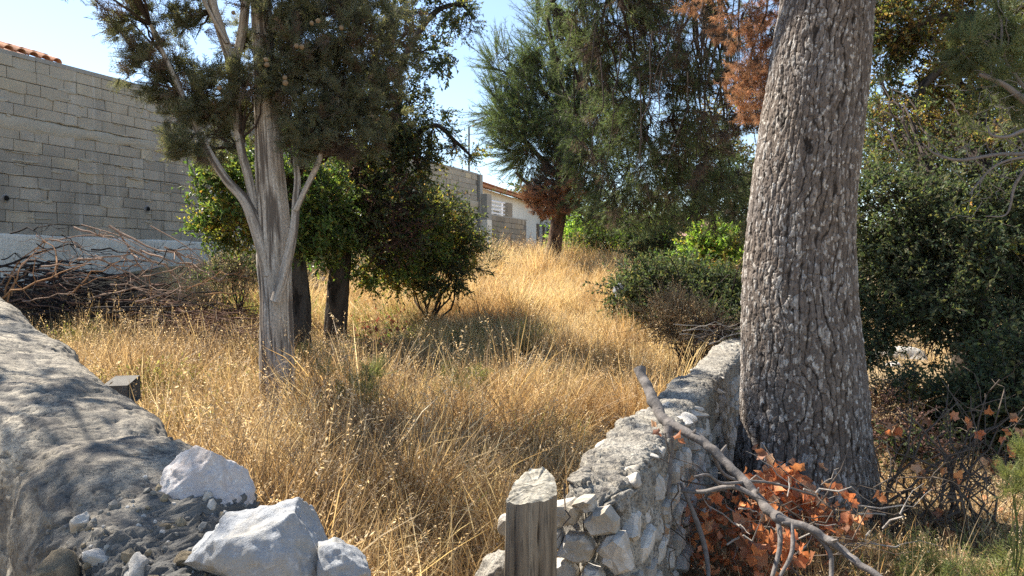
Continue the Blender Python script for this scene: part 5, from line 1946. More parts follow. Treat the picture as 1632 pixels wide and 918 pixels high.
simple_tree('pine_tree', 'tall open rusty-leaved tree with crooked dark boughs seen above the evergreen oak', None,
            [(1760, 520, 24), (1745, 300, 22), (1715, 100, 19), (1680, -60, 15), (1640, -200, 10)], 11.0,
            [([(1725, 140, 13), (1640, 60, 10), (1560, 30, 9), (1490, 30, 7), (1440, 50, 5), (1420, 90, 3)], 10.8), ([(1560, 30, 7), (1510, 100, 7), (1470, 140, 6), (1460, 190, 5), (1452, 240, 4)], 10.7),
             ([(1500, 110, 5), (1540, 140, 4), (1590, 165, 3)], 10.7), ([(1640, 60, 8), (1600, 110, 5), (1560, 130, 4)], 10.6), ([(1460, 190, 4), (1420, 160, 3), (1400, 120, 2)], 10.7),
             ([(1700, 20, 12), (1600, -40, 9), (1480, -60, 7), (1400, -40, 5)], 11)],
            [((1480, 60), (1420, 45, 10.9), 65, 44, 240, 'rust', dict(gap=.1, key2='olive', f2=.4)), ((1480, 60), (1390, 90, 11.2), 30, 60, 70, 'olive', dict(gap=.2)), ((1470, 150), (1440, 130, 11.4), 50, 40, 45, 'rust', dict(gap=.2, key2='olive', f2=.5)), ((1500, 100), (1520, 110, 11), 45, 45, 120, 'rust', dict(gap=.2, key2='yellow', f2=.3)), ((1560, 30), (1540, 30, 10.9), 70, 50, 170, 'rust', dict(gap=.2, key2='yellow', f2=.3)), ((1600, 60), (1610, 70, 10.9), 60, 60, 180, 'rust', dict(gap=.15)),
             ((1470, 150), (1440, 190, 11), 50, 45, 80, 'yellow', dict(gap=.25, key2='rust', f2=.6)), ((1470, 190), (1500, 200, 11.2), 60, 50, 150, 'yellow', dict(gap=.2, key2='rust', f2=.5)),
             ((1560, 130), (1570, 180, 11.2), 70, 55, 200, 'rust', dict(gap=.15, key2='yellow', f2=.3)), ((1400, -40), (1420, -20, 11), 70, 40, 130, 'rust', dict(gap=.2, key2='olive', f2=.4)),
             ((1500, -60), (1540, -60, 11), 90, 50, 200, 'rust', dict(gap=.1, key2='olive', f2=.5)), ((1600, 200), (1620, 250, 11.2), 60, 60, 150, 'olive', dict(gap=.1)),
             ((1640, 60), (1640, -20, 11), 60, 60, 60, 'pinebrown', {}), ((1450, 240), (1430, 250, 11), 50, 22, 60, 'rust', dict(gap=.1, key2='olive', f2=.5))],
            kw=dict(out=.5, twr=.014, sc=(.9, 1.3)))


M_grayb = rock_mat('bare_grey_bark', (0.20, 0.175, 0.155), (0.28, 0.25, 0.225), (0.13, 0.11, 0.095), 14)


def right_juniper():
    Y = 4.6
    b = Vector((3.75, Y, 0.0))
    root = empty('juniper_tree', b, 'grey-green juniper reaching in from the right edge with bare bleached lower branches', 'tree')
    bark_trunk('trunk', [b, b + Vector((-.05, 0, 1.0)), b + Vector((-.12, .05, 2.0)), b + Vector((-.2, .05, 3.0)), b + Vector((-.15, 0, 4.3))], [.09, .085, .075, .06, .03], 200, 50, 'cypress', M_cypbark, root)
    for st, Ys in (([(1760, 160, 10), (1680, 190, 9), (1632, 160, 8), (1600, 135, 6), (1560, 118, 4)], 4.5),
                   ([(1760, 190, 8), (1690, 200, 6), (1640, 205, 5), (1605, 218, 4.2), (1580, 215, 3), (1574, 200, 1.5)], 4.4),
                   ([(1770, 300, 8), (1690, 240, 6), (1632, 245, 5), (1590, 246, 4.4), (1530, 255, 4), (1490, 245, 3), (1470, 228, 1.5)], 4.5),
                   ([(1690, 260, 5), (1640, 250, 4), (1590, 262, 3), (1560, 290, 2.4), (1545, 310, 1.3)], 4.45),
                   ([(1740, 330, 7), (1660, 260, 5), (1620, 290, 4), (1605, 340, 2), (1570, 345, 1.2)], 4.5),
                   ([(1500, 252, 2.5), (1490, 236, 2), (1486, 230, 1)], 4.5), ([(1650, 60, 6), (1612, 40, 3), (1590, 10, 2)], 4.6),
                   ([(1640, 150, 5), (1600, 90, 4), (1596, 40, 3), (1585, 0, 2)], 4.6)):
        bark_trunk('branch', [P(x, y, Ys) for x, y, r in st], [R_(r, Ys) * .62 for x, y, r in st], 60, 14, 'cypress', M_grayb, root)
    f = Foliage()
    kw = dict(out=.4, up=.2, twr=.007, boughs=4, sc=(.5, .85), seg=4)
    for (bp, c, rx, ry, n, g) in (((1600, 90), (1575, 60, 4.6), 45, 42, 90, .2), ((1600, 90), (1540, 70, 4.6), 22, 30, 30, .2), ((1640, 150), (1620, 110, 4.7), 50, 60, 110, .25), ((1600, 135), (1560, 120, 4.6), 36, 28, 50, .3),
                                ((1640, 200), (1600, 180, 4.8), 55, 40, 70, .3), ((1650, 60), (1640, 40, 4.7), 50, 60, 110, .15), ((1700, 700), (1640, 770, 3.6), 30, 40, 60, .0), ((1640, 250), (1580, 170, 4.7), 40, 30, 36, .3)):
        if bp[1] == 700: continue
        f.blob(P(*bp, 4.6), P(*c), R_(rx, 4.6), R_(rx, 4.6), R_(ry, 4.6), int(n * .36), 'juniper', gap=g + .08, **kw)
    # fine bare grey twigs
    for k in range(45):
        x0, y0 = random.uniform(1540, 1640), random.uniform(130, 330)
        tube(f.tw, wander(P(x0, y0, 4.5), P(x0 + random.uniform(-60, 20), y0 + random.uniform(-40, 60), 4.4), 6, .08), [.003, .0028, .0024, .002, .0015, .001], 3, 0, False)
    f.done(root, M_grayb)


right_juniper()


# ---------------------------------------------------------------- the tree whose shade lies over the left wall
def shade_tree():
    b = Vector((-4.3, 4.0, 0.35))
    root = empty('olive_tree', b, 'small olive tree just past the left edge, dappling the cement-capped wall with shade', 'tree')
    bark_trunk('trunk', [b, b + Vector((.05, 0, .9)), b + Vector((.2, .1, 1.9)), b + Vector((.3, .1, 2.7))], [.10, .085, .07, .05], 90, 30, 'dark', M_darkbark, root)
    f = Foliage()
    kw = dict(out=.5, twr=.02, boughs=4, sc=(.6, 1.0))
    t = b + Vector((.3, .1, 2.6))
    f.blob(t, Vector((-2.75, 3.15, 3.45)), .36, .34, .26, 24, 'olive', gap=.1, **kw)
    f.blob(t, Vector((-3.5, 3.9, 3.9)), .5, .5, .4, 26, 'olive', gap=.15, **kw)
    f.blob(t, Vector((-4.5, 5.2, 3.7)), .5, .5, .3, 30, 'olive', gap=.1, **kw)
    f.blob(t, b + Vector((-.5, -.4, 3.4)), .8, .7, .6, 90, 'olive', gap=.1, **kw)
    f.done(root, M_twigd)


shade_tree()


# ---------------------------------------------------------------- a far belt of trees closes the view
def treeline():
    pos, rot, scl, idx = [], [], [], []
    for k in range(1500):
        a = math.radians(random.uniform(-48, 44))
        d = random.uniform(44, 58)
        x, y = d * math.sin(a), d * math.cos(a)
        z = float(gz(x, y)) + random.random() ** .8 * (3.4 + 1.4 * math.sin(a * 23) + 0.9 * math.sin(a * 61 + 1))
        pos.append((x, y, z))
        rot.append(dir_euler(rv(random) + Vector((0, 0, .5))))
        scl.append(random.uniform(3.5, 6))
        idx.append(random.randrange(5))
    o = scatter('treeline', 'oak', pos, rot, scl, None, np.array(idx))
    tag(o, 'distant belt of dark trees closing the view beyond the field', 'trees', kind='stuff')


treeline()
# ================================================================ GRASS AND WEEDS
M_straw = leaf_mat('dry_straw', [(0.54, 0.42, 0.21), (0.45, 0.33, 0.155), (0.64, 0.53, 0.31), (0.32, 0.23, 0.115), (0.68, 0.59, 0.38)], 0.45, 0.55, 0.4, tboost=(1.2, 1.1, 0.9), patch=(0.66, 0.56, 0.48))
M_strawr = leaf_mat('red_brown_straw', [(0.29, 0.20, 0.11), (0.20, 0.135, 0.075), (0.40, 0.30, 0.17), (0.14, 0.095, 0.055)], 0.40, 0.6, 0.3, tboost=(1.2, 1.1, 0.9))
M_seed = leaf_mat('seed_husk', [(0.55, 0.42, 0.25), (0.45, 0.32, 0.17), (0.62, 0.52, 0.36)], 0.45, 0.6, 0.3, tboost=(1.2, 1.1, 0.9))
M_green = leaf_mat('green_blade', [(0.12, 0.17, 0.05), (0.16, 0.20, 0.07), (0.09, 0.13, 0.04), (0.22, 0.23, 0.09)], 0.4, 0.6)
M_fennel = leaf_mat('feathery_green', [(0.14, 0.17, 0.06), (0.19, 0.21, 0.08), (0.11, 0.14, 0.05), (0.27, 0.26, 0.12)], 0.40, 0.6, tboost=(1.3, 1.3, 0.8))
M_yweed = leaf_mat('yellow_green_weed', [(0.22, 0.23, 0.07), (0.30, 0.28, 0.10), (0.16, 0.18, 0.06), (0.36, 0.31, 0.14)], 0.45, 0.6, tboost=(1.3, 1.3, 0.8))
M_grayweed = leaf_mat('grey_weed', [(0.20, 0.18, 0.12), (0.15, 0.15, 0.09), (0.28, 0.24, 0.17)], 0.35, 0.7)
M_deadleaf = leaf_mat('dead_orange_leaf', [(0.52, 0.19, 0.08), (0.60, 0.27, 0.11), (0.38, 0.13, 0.06), (0.42, 0.20, 0.11), (0.17, 0.08, 0.05), (0.46, 0.29, 0.17)], 0.40, 0.6, 0.3, tboost=(1.1, 0.95, 0.8))
M_litter = leaf_mat('brown_leaf_litter', [(0.14, 0.085, 0.05), (0.20, 0.12, 0.07), (0.09, 0.06, 0.04), (0.30, 0.20, 0.12), (0.36, 0.16, 0.08)], 0.15, 0.8)


def blade(mb, p, az, h, lean, curl, w, mi, r, seg=4):
    d = Vector((math.cos(az), math.sin(az), 0))
    s = Vector((-d.y, d.x, 0))
    tw = r.uniform(-.6, .6)
    s = (s * math.cos(tw) + d * math.sin(tw)) * w / 2
    vs, fs = [], []
    pt = Vector(p)
    a = lean
    for i in range(seg + 1):
        t = i / seg
        ww = (1 - t) ** 0.6 if t < 1 else 0
        if i == seg:
            vs.append(pt.copy())
        else:
            vs += [pt - s * (0.35 + 0.65 * ww), pt + s * (0.35 + 0.65 * ww)]
        if i < seg:
            pt = pt + (d * math.sin(a) + Vector((0, 0, math.cos(a)))) * h / seg
            a += curl / seg
    for i in range(seg - 1):
        fs.append((2 * i, 2 * i + 1, 2 * i + 3, 2 * i + 2))
    fs.append((2 * seg - 2, 2 * seg - 1, 2 * seg))
    mb.add(vs, fs, mi)
    return pt, (d * math.sin(a) + Vector((0, 0, math.cos(a))))


def proto_grass(seed, n, h0, h1, w, r0, mats, pm, seeds=0.3, curl=1.1, lean=0.3):
    r = random.Random(seed)
    mb = MB()
    for k in range(n):
        a, q = r.uniform(0, 2 * PI), r0 * r.random() ** .5
        h = r.uniform(h0, h1)
        mi = 0 if r.random() > pm else 1
        stalk = r.random() < seeds
        e, d = blade(mb, (q * math.cos(a), q * math.sin(a), -0.03), a + r.gauss(0, .8), h * (1.15 if stalk else 1), r.uniform(0, lean), r.uniform(.1, curl) * (.5 if stalk else 1), w * (0.65 if stalk else 1), mi, r)
        if stalk:
            for j in range(9):
                t = j / 9 * 0.14
                dd = (d * .6 + rv(r, .8) + Vector((0, 0, -.25))).normalized()
                p = e - d * t
                s = dd.cross(rv(r)).normalized() * 0.0035
                L = r.uniform(.014, .026)
                mb.add([p, p + dd * L * .5 + s, p + dd * L, p + dd * L * .5 - s], [(0, 1, 2, 3)], 2)
    return mb.mesh('grass_tuft', mats)


gm = [M_straw, M_strawr, M_seed]
proto_col('tallgrass', [proto_grass(k, 20, .35, .9, .0075, .08, gm, .4, .16, 2.0, .6) for k in range(6)])
proto_col('midgrass', [proto_grass(k + 10, 26, .2, .6, .008, .13, gm, .35, .2, 1.4, .45) for k in range(5)])
M_pale = leaf_mat('bleached_straw', [(0.64, 0.52, 0.28), (0.55, 0.43, 0.22), (0.72, 0.61, 0.37), (0.46, 0.34, 0.17)], 0.45, 0.55, tboost=(1.1, 1.05, 0.9), patch=(0.8, 0.7, 0.6))
proto_col('palegrass', [proto_grass(k + 110, 26, .2, .6, .009, .13, [M_pale, M_straw, M_seed], .35, .2, 1.4, .45) for k in range(5)])
proto_col('shortgrass', [proto_grass(k + 20, 30, .08, .26, .0055, .16, gm, .45, .1, 1.4, .7) for k in range(5)])
proto_col('greengrass', [proto_grass(k + 30, 24, .15, .45, .006, .12, [M_green, M_straw, M_seed], .35, .1) for k in range(4)])
proto_col('browngrass', [proto_grass(k + 130, 24, .3, .8, .0065, .09, [M_strawr, M_straw, M_seed], .3, .10, 1.8, .8) for k in range(5)])
proto_col('lodged', [proto_grass(k + 40, 20, .40, .85, .0065, .12, gm, .45, .15, 1.3, 1.3) for k in range(5)])
proto_col('fennel', [proto_cypress(k + 60, 0.34, 7, mat=M_fennel, tw=M_fennel, wd=.006) for k in range(4)])
proto_col('greyweed', [proto_leafy(k + 70, .34, 6, 12, .03, .012, M_grayweed, M_twig, M_seed, .3) for k in range(4)])
proto_col('yweed', [proto_leafy(k + 75, .36, 7, 14, .035, .014, M_yweed, M_yweed, M_seed, .15) for k in range(4)])
proto_col('dryweed', [proto_leafy(k + 80, .40, 7, 14, .022, .012, M_strawr, M_strawr, M_seed, .45) for k in range(4)])


def lw_x(y):
    """x of the left wall's far face at distance y"""
    ys = [p[1] for p in LW][::-1]
    xs = [p[0] for p in LW][::-1]
    return np.interp(y, ys, xs) + 0.42


def rw_x(y):
    return WALL_A[0] + (y - WALL_A[1]) * WDIR[0] / WDIR[1] - 0.26


def sample(n, x0, x1, y0, y1, ok):
    out = []
    while len(out) < n:
        x, y = random.uniform(x0, x1), random.uniform(y0, y1)
        if ok(x, y): out.append((x, y))
    return out


TRUNKS = [(-2.24, 7.1, .26), (-2.17, 6.75, .24), (-2.08, 6.4, .22), (-1.98, 6.05, .2), (P(482, 500, 9.9).x, 9.9, .2), (P(535, 500, 10.8).x, 10.8, .22), (P(880, 410, 19).x, 19, .3)]


BARE = [(.9, 6.2, .42), (-.7, 8.2, .5), (.2, 9.6, .45), (1.3, 8.6, .35), (-3.6, 6.4, .5), (-1.1, 5.1, .3), (-3.2, 8.6, .5)]


def in_field(x, y):
    for bx, by, br in BARE:
        if (x - bx) ** 2 + ((y - by) * .8) ** 2 < (br * (1 + .5 * math.sin(x * 7 + y * 5))) ** 2: return False
    if y < 8.2 and x > rw_x(y): return False
    if y >= 8.2 and x > 2.2 + (y - 8.2) * 0.10: return False
    if y < 8.6 and x < lw_x(y): return False
    if y < 2.6: return False
    if (x - BW0[0]) * BWN.x + (y - BW0[1]) * BWN.y < 0.15 and (y > 8): return False
    if abs(x) > 0.75 * y + 0.6: return False
    for tx, ty, tr in TRUNKS:
        if (x - tx) ** 2 + (y - ty) ** 2 < tr * tr: return False
    return True


def grass_layer(name, key, pts, s0, s1, tilt, lab):
    pos, rot, scl = [], [], []
    for x, y in pts:
        pos.append((x, y, float(gz(x, y))))
        # neighbouring tufts lean the same way and stand tall or low together
        q = np.array([[x * .8, y * .8, 1.5], [x * .8, y * .8, 7.5], [x * 1.3, y * 1.3, 12.5]])
        nz = vnoise(q, 91)
        d = Vector((random.gauss(0, tilt) + nz[0] * .9, random.gauss(0, tilt) + nz[1] * .7, 1))
        rot.append(dir_euler(d))
        scl.append(random.uniform(s0, s1) * (1 + .45 * float(nz[2])))
    o = scatter(name, key, pos, rot, scl)
    return tag(o, lab, 'grass', kind='stuff')


def clumpy(f, thr, off=0):
    def g(x, y):
        return f(x, y) and float(vnoise(np.array([[x * 1.1 + off, y * 1.1, 3.3]]), 5)[0]) > thr
    return g


grass_layer('dry_grass', 'tallgrass', sample(420, -4, 2, 2.6, 7.5, clumpy(lambda x, y: in_field(x, y) and random.random() < (1.0 if y < 5.2 else .4), -.2, 60)), .7, 1.25, .42, 'tall golden dry grass with seed heads filling the near part of the field')
grass_layer('dry_grass', 'midgrass', sample(900, -7, 2.6, 6.8, 13.5, clumpy(in_field, -.2, 71)), .5, 1.1, .4, 'golden dry grass over the middle of the field')
grass_layer('dry_grass', 'palegrass', sample(2300, -6, 5, 12.5, 26, in_field), .75, 1.25, .4, 'bleached dry grass on the rise at the far end of the field')
def shady(x, y):  # left part of the field: browner tufts put its shade into the colour
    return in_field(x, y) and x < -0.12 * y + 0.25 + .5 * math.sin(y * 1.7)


def sunny(x, y):  # the rest of the field: paler tufts put the sunlight into the colour
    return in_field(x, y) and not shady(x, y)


grass_layer('dry_grass', 'browngrass', sample(1500, -5.5, 2, 2.6, 9.5, clumpy(shady, -.3, 120)), .6, 1.1, .4, 'red-brown dead grass near the walls, coloured darker to stand in for shade')
grass_layer('pale_grass', 'palegrass', sample(1500, -3, 3, 3.2, 14, lambda x, y: sunny(x, y)), .35, .85, .75, 'trampled grass coloured pale golden for the sunlit strip up the middle of the field')
grass_layer('lodged_grass', 'lodged', sample(1000, -5, 2.2, 2.6, 8, clumpy(in_field, -.3, 7)), .7, 1.2, 1.1, 'flattened tangled straw between the standing grass tufts')
grass_layer('short_grass', 'shortgrass', sample(2600, -7, 3, 2.6, 12, in_field), .7, 1.3, .5, 'short dry undergrowth under the tall grass')
grass_layer('green_grass', 'greengrass', sample(520, -6, 1, 4, 13, clumpy(in_field, .1, 40)), .7, 1.2, .4, 'patches of still green grass among the straw')
# left bank: low yellow-green weeds in front of the brush pile
grass_layer('green_weeds', 'yweed', sample(430, -7.5, -2.4, 4.6, 9.6, clumpy(in_field, .0, 9)), .8, 1.4, .3, 'yellow-green low weeds between the left wall and the brush pile')
grass_layer('green_weeds', 'fennel', sample(120, -7, -2.6, 6.5, 9.2, clumpy(in_field, .0, 20)), .5, .8, .3, 'feathery green weeds before the brush pile')
grass_layer('green_weeds', 'greyweed', sample(240, -2.4, .6, 4.5, 11.5, clumpy(in_field, .0, 33)), .5, .9, .3, 'grey-green weeds in the shaded middle of the field')
grass_layer('green_weeds', 'broad', sample(120, -2.4, -.4, 8.0, 11.5, in_field), .5, .8, .3, 'dark green leafy weeds under the two dark trees')
grass_layer('dry_weeds', 'dryweed', sample(230, -5, 2.6, 3.4, 19, in_field), .7, 1.1, .3, 'brown dry weeds with small seed heads among the grass')
# one taller feathery plant in the shade right of the cypress
for k, (px, py, Y, n, h, lab) in enumerate(((560, 640, 6.6, 16, .55, 'feathery green weed standing in the shade just right of the cypress'), (735, 600, 7.4, 9, .4, 'small feathery green weed in the dry grass, middle of the field'))):
    b = P(px, py, Y); b.z = float(gz(b.x, b.y)) + .05
    root = empty('fennel_plant', b, lab, 'weed')
    f = Foliage()
    for j in range(n):
        e = b + Vector((random.uniform(-.25, .25), random.uniform(-.2, .2), random.uniform(.15, h)))
        tube(f.tw, wander(b, e, 4, .05), [.004, .003, .003, .002], 3, 0, False)
        f.clump('fennel', e, Vector((0, 0, 1)) + rv(random, .5), random.uniform(.5, .8))
    f.done(root, M_fennel)


# far right: straw and scrub beyond the pine and the oak
def right_side(x, y):
    return x > WALL_A[0] + (y - WALL_A[1]) * WDIR[0] / WDIR[1] + .35 and abs(x) < .72 * y + 1.0 and (x - 1.9) ** 2 + (y - 4.9) ** 2 > .5 ** 2


grass_layer('dry_grass', 'midgrass', sample(620, 4.5, 16, 10.5, 24, right_side), .5, .9, .4, 'sunlit straw seen through the gaps under the evergreen oak')
grass_layer('short_grass', 'shortgrass', sample(900, 1.0, 7, 2.6, 9, lambda x, y: right_side(x, y)), .5, 1.0, .4, 'sparse dry undergrowth round the foot of the big pine')
grass_layer('dry_grass', 'lodged', sample(46, 1.3, 2.7, 2.9, 3.8, right_side), .35, .6, .9, 'pale straw heaped at the foot of the big pine')
grass_layer('green_weeds', 'fennel', sample(120, 1.9, 3.4, 2.7, 3.9, lambda x, y: right_side(x, y) and y < 3.9 and x / y > .47), .45, .8, .35, 'bright feathery green weeds in the lower right corner')
grass_layer('green_weeds', 'greengrass', sample(60, 1.7, 3.4, 2.8, 4.2, lambda x, y: right_side(x, y) and x / y > .46), .35, .6, .5, 'thin green blades in the lower right corner')
b = Vector((2.42, 3.55, 0))
root = empty('fennel_plant', b, 'feathery grey-green sprig reaching in at the right edge above the weeds', 'weed')
f = Foliage()
for (px, py) in ((1632, 735), (1620, 760), (1640, 770), (1615, 785), (1650, 740), (1635, 800)):
    e = P(px, py, 3.5)
    tube(f.tw, wander(b, e, 5, .04), [.005, .004, .004, .003, .002], 4, 0, False)
    for j in range(3): f.clump('fennel', e + rv(random, .04), Vector((-.4, 0, 1)) + rv(random, .4), random.uniform(.3, .45))
f.done(root, M_fennel)


# ================================================================ DEAD LEAVES
def dead_leaf_mesh(seed, s=1.0):
    """a curled lobed dead leaf, about one unit long"""
    r = random.Random(seed)
    mb = MB()
    n = 11
    prof = [0.25, .72, .58, .88, .70, 1.0, .70, .88, .58, .72, .25]
    cy, cx = r.uniform(1.2, 3.2) * r.choice((1, 1, -1)), r.uniform(-1.4, 1.4)
    tw = r.uniform(-1.0, 1.0)

    def bend(x, y):
        # roll the blade about its midrib and its tip
        a = cy * y
        yy, zz = (math.sin(a) / cy, (1 - math.cos(a)) / abs(cy))
        return Vector((x, yy, zz + cx * x * x * .5 + tw * x * y + r.uniform(-.03, .03)))
    vs = [Vector((0, 0, 0))]
    for ring in (.5, 1.0):
        for k in range(n):
            a = -2.5 + 5.0 * k / (n - 1)
            L = (prof[k] if ring == 1 else .45 + .3 * prof[k] * .5) * r.uniform(.9, 1.1) * .6 * (1 if ring == 1 else .75)
            vs.append(bend(L * math.cos(a), L * math.sin(a)) * s)
    fs = [(0, k, k + 1) for k in range(1, n)] + [(k, n + k, n + k + 1, k + 1) for k in range(1, n)]
    b = len(vs)
    vs += [Vector((-.02, .012, 0)), Vector((-.45, .0, -.08)), Vector((-.02, -.012, 0))]
    fs.append((b, b + 1, b + 2))
    mb.add(vs, fs)
    return mb


LEAF = [dead_leaf_mesh(k).mesh('leaf', [M_deadleaf], True) for k in range(9)]
proto_col('deadleaf', [dead_leaf_mesh(k + 20).mesh('leaf', [M_deadleaf]) for k in range(6)])
proto_col('litter', [dead_leaf_mesh(k + 30).mesh('leaf', [M_litter]) for k in range(6)])
pts = sample(5200, .9, 7.5, 2.4, 9.5, right_side)
o = scatter('leaf_litter', 'litter', [(x, y, float(gz(x, y)) + .01 + random.random() * .03) for x, y in pts], [tuple(random.uniform(-1, 1) if i < 2 else random.uniform(0, 6) for i in range(3)) for _ in pts], [random.uniform(.03, .065) for _ in pts])
tag(o, 'brown dead leaf litter on the ground round the pine', 'leaves', kind='stuff')
pts = sample(1500, -4, 1.5, 2.8, 8, in_field)
o = scatter('leaf_litter', 'litter', [(x, y, float(gz(x, y)) + .01 + random.random() * .05) for x, y in pts], [tuple(random.uniform(-1, 1) if i < 2 else random.uniform(0, 6) for i in range(3)) for _ in pts], [random.uniform(.02, .05) for _ in pts])
tag(o, 'small dead leaves caught in the grass of the field', 'leaves', kind='stuff')


def leafy_dead_branch(label, stems, leaves, n_stuff=0, mat=None, loc=None):
    """stems: [([Vector...], r0)], leaves: [(Vector, size)]"""
    root = empty('dead_branch', loc, label, 'branch')
    mb = MB()
    for pts, r0 in stems:
        tube(mb, pts, [r0 * (1 - .75 * i / (len(pts) - 1)) for i in range(len(pts))], 5, 0, True)
    mb.obj('stem', [mat or M_twig], root, True)
    for p, s in leaves:
        M4 = Matrix.Translation(p) @ Euler((random.uniform(-1.6, 1.6), random.uniform(-1.6, 1.6), random.uniform(0, 6.3))).to_matrix().to_4x4() @ Matrix.Scale(s, 4)
        link('leaf', random.choice(LEAF), root, M4)
    return root


def heap_leaves():
    base = Vector((1.55, 4.0, 0))
    stems = []
    for k in range(26):
        a = P(random.uniform(1085, 1340), random.uniform(800, 930), random.uniform(3.2, 3.9))
        b_ = a + Vector((random.uniform(-.5, .5), random.uniform(-.2, .3), random.uniform(.02, .3)))
        stems.append((wander(a, b_, 6, .07), random.uniform(.003, .006)))
    lv = []
    # upper spray against the bark, the long ridge of leaves, the darker heap by the wall
    for k in range(44):
        lv.append((P(random.gauss(1238, 30), random.gauss(765, 17), random.uniform(3.9, 4.15)), random.uniform(.06, .10)))
    for k in range(110):
        t = random.random()
        lv.append((P(1190 + 175 * t + random.gauss(0, 14), 785 + 45 * t + random.gauss(0, 22), 4.0 - .2 * t + random.uniform(-.1, .1)), random.uniform(.06, .11)))
    for k in range(70):
        lv.append((P(random.uniform(1095, 1250), random.uniform(770, 915), random.uniform(3.5, 3.9)), random.uniform(.05, .10)))
    for k in range(24):
        lv.append((P(random.gauss(1240, 30), random.gauss(870, 20), random.uniform(3.2, 3.4)), random.uniform(.06, .10)))
    root = leafy_dead_branch('heap of dead branches with large orange curled leaves at the foot of big pine', stems, lv, loc=base)
    pos = []
    for k in range(270):
        t = random.random()
        q = random.choice(((1130, 860, 3.9, 55, 45), (1190, 830, 3.95, 70, 40), (1290, 815, 4.0, 60, 32), (1230, 880, 3.6, 60, 30), (1240, 770, 4.1, 30, 16)))
        p = P(random.gauss(q[0], q[3] * .7), random.gauss(q[1], q[4] * .7), q[2] + random.uniform(-.15, .15))
        if p.z > .02: pos.append(tuple(p))
    o = scatter('leaf_mass', 'deadleaf', pos, [tuple(random.uniform(0, 6.3) for _ in range(3)) for _ in pos], [random.uniform(.05, .095) for _ in pos], root)
    tag(o, kind='stuff')


heap_leaves()


def right_dead_shrub():
    base = P(1500, 800, 4.4); base.z = 0
    stems = []
    rnd = random.Random(12)
    tips = [((1385, 690), 4.4), ((1430, 640), 4.5), ((1480, 700), 4.3), ((1500, 620), 4.7), ((1545, 650), 4.5), ((1580, 610), 4.6), ((1632, 660), 4.5), ((1450, 760), 4.0), ((1600, 740), 4.2), ((1410, 770), 4.1), ((1560, 720), 4.2)]
    lv = []
    for (x, y), Y in tips:
        for j in range(3):
            e = P(x + rnd.uniform(-25, 25), y + rnd.uniform(-20, 20), Y)
            s_ = base + Vector((rnd.uniform(-.4, .4), rnd.uniform(-.2, .2), 0))
            w_ = wander(s_, e, 8, .06)
            stems.append((w_, rnd.uniform(.006, .013)))
            for q in range(3):
                m = w_[rnd.randrange(3, 7)]
                stems.append((wander(m, m + rv(rnd, rnd.uniform(.15, .35)), 5, .08), .004))
    for (x, y) in ((1418, 688), (1428, 692), (1460, 745), (1466, 752), (1478, 674), (1515, 665), (1540, 672), (1580, 655), (1605, 690), (1618, 710), (1590, 740), (1570, 735), (1612, 725), (1600, 700), (1630, 690), (1620, 670),
                   (1500, 820), (1478, 838), (1525, 765), (1560, 690), (1583, 750), (1500, 750), (1408, 795), (1515, 850), (1470, 760), (1425, 684), (1615, 745)):
        for j in range(2):
            lv.append((P(x + rnd.uniform(-5, 5), y + rnd.uniform(-5, 5), 4.25), rnd.uniform(.045, .08)))
    leafy_dead_branch('tangled bare grey shrub with a few bright orange dead leaves, right of the big pine', stems, lv, mat=M_twig, loc=base)


right_dead_shrub()


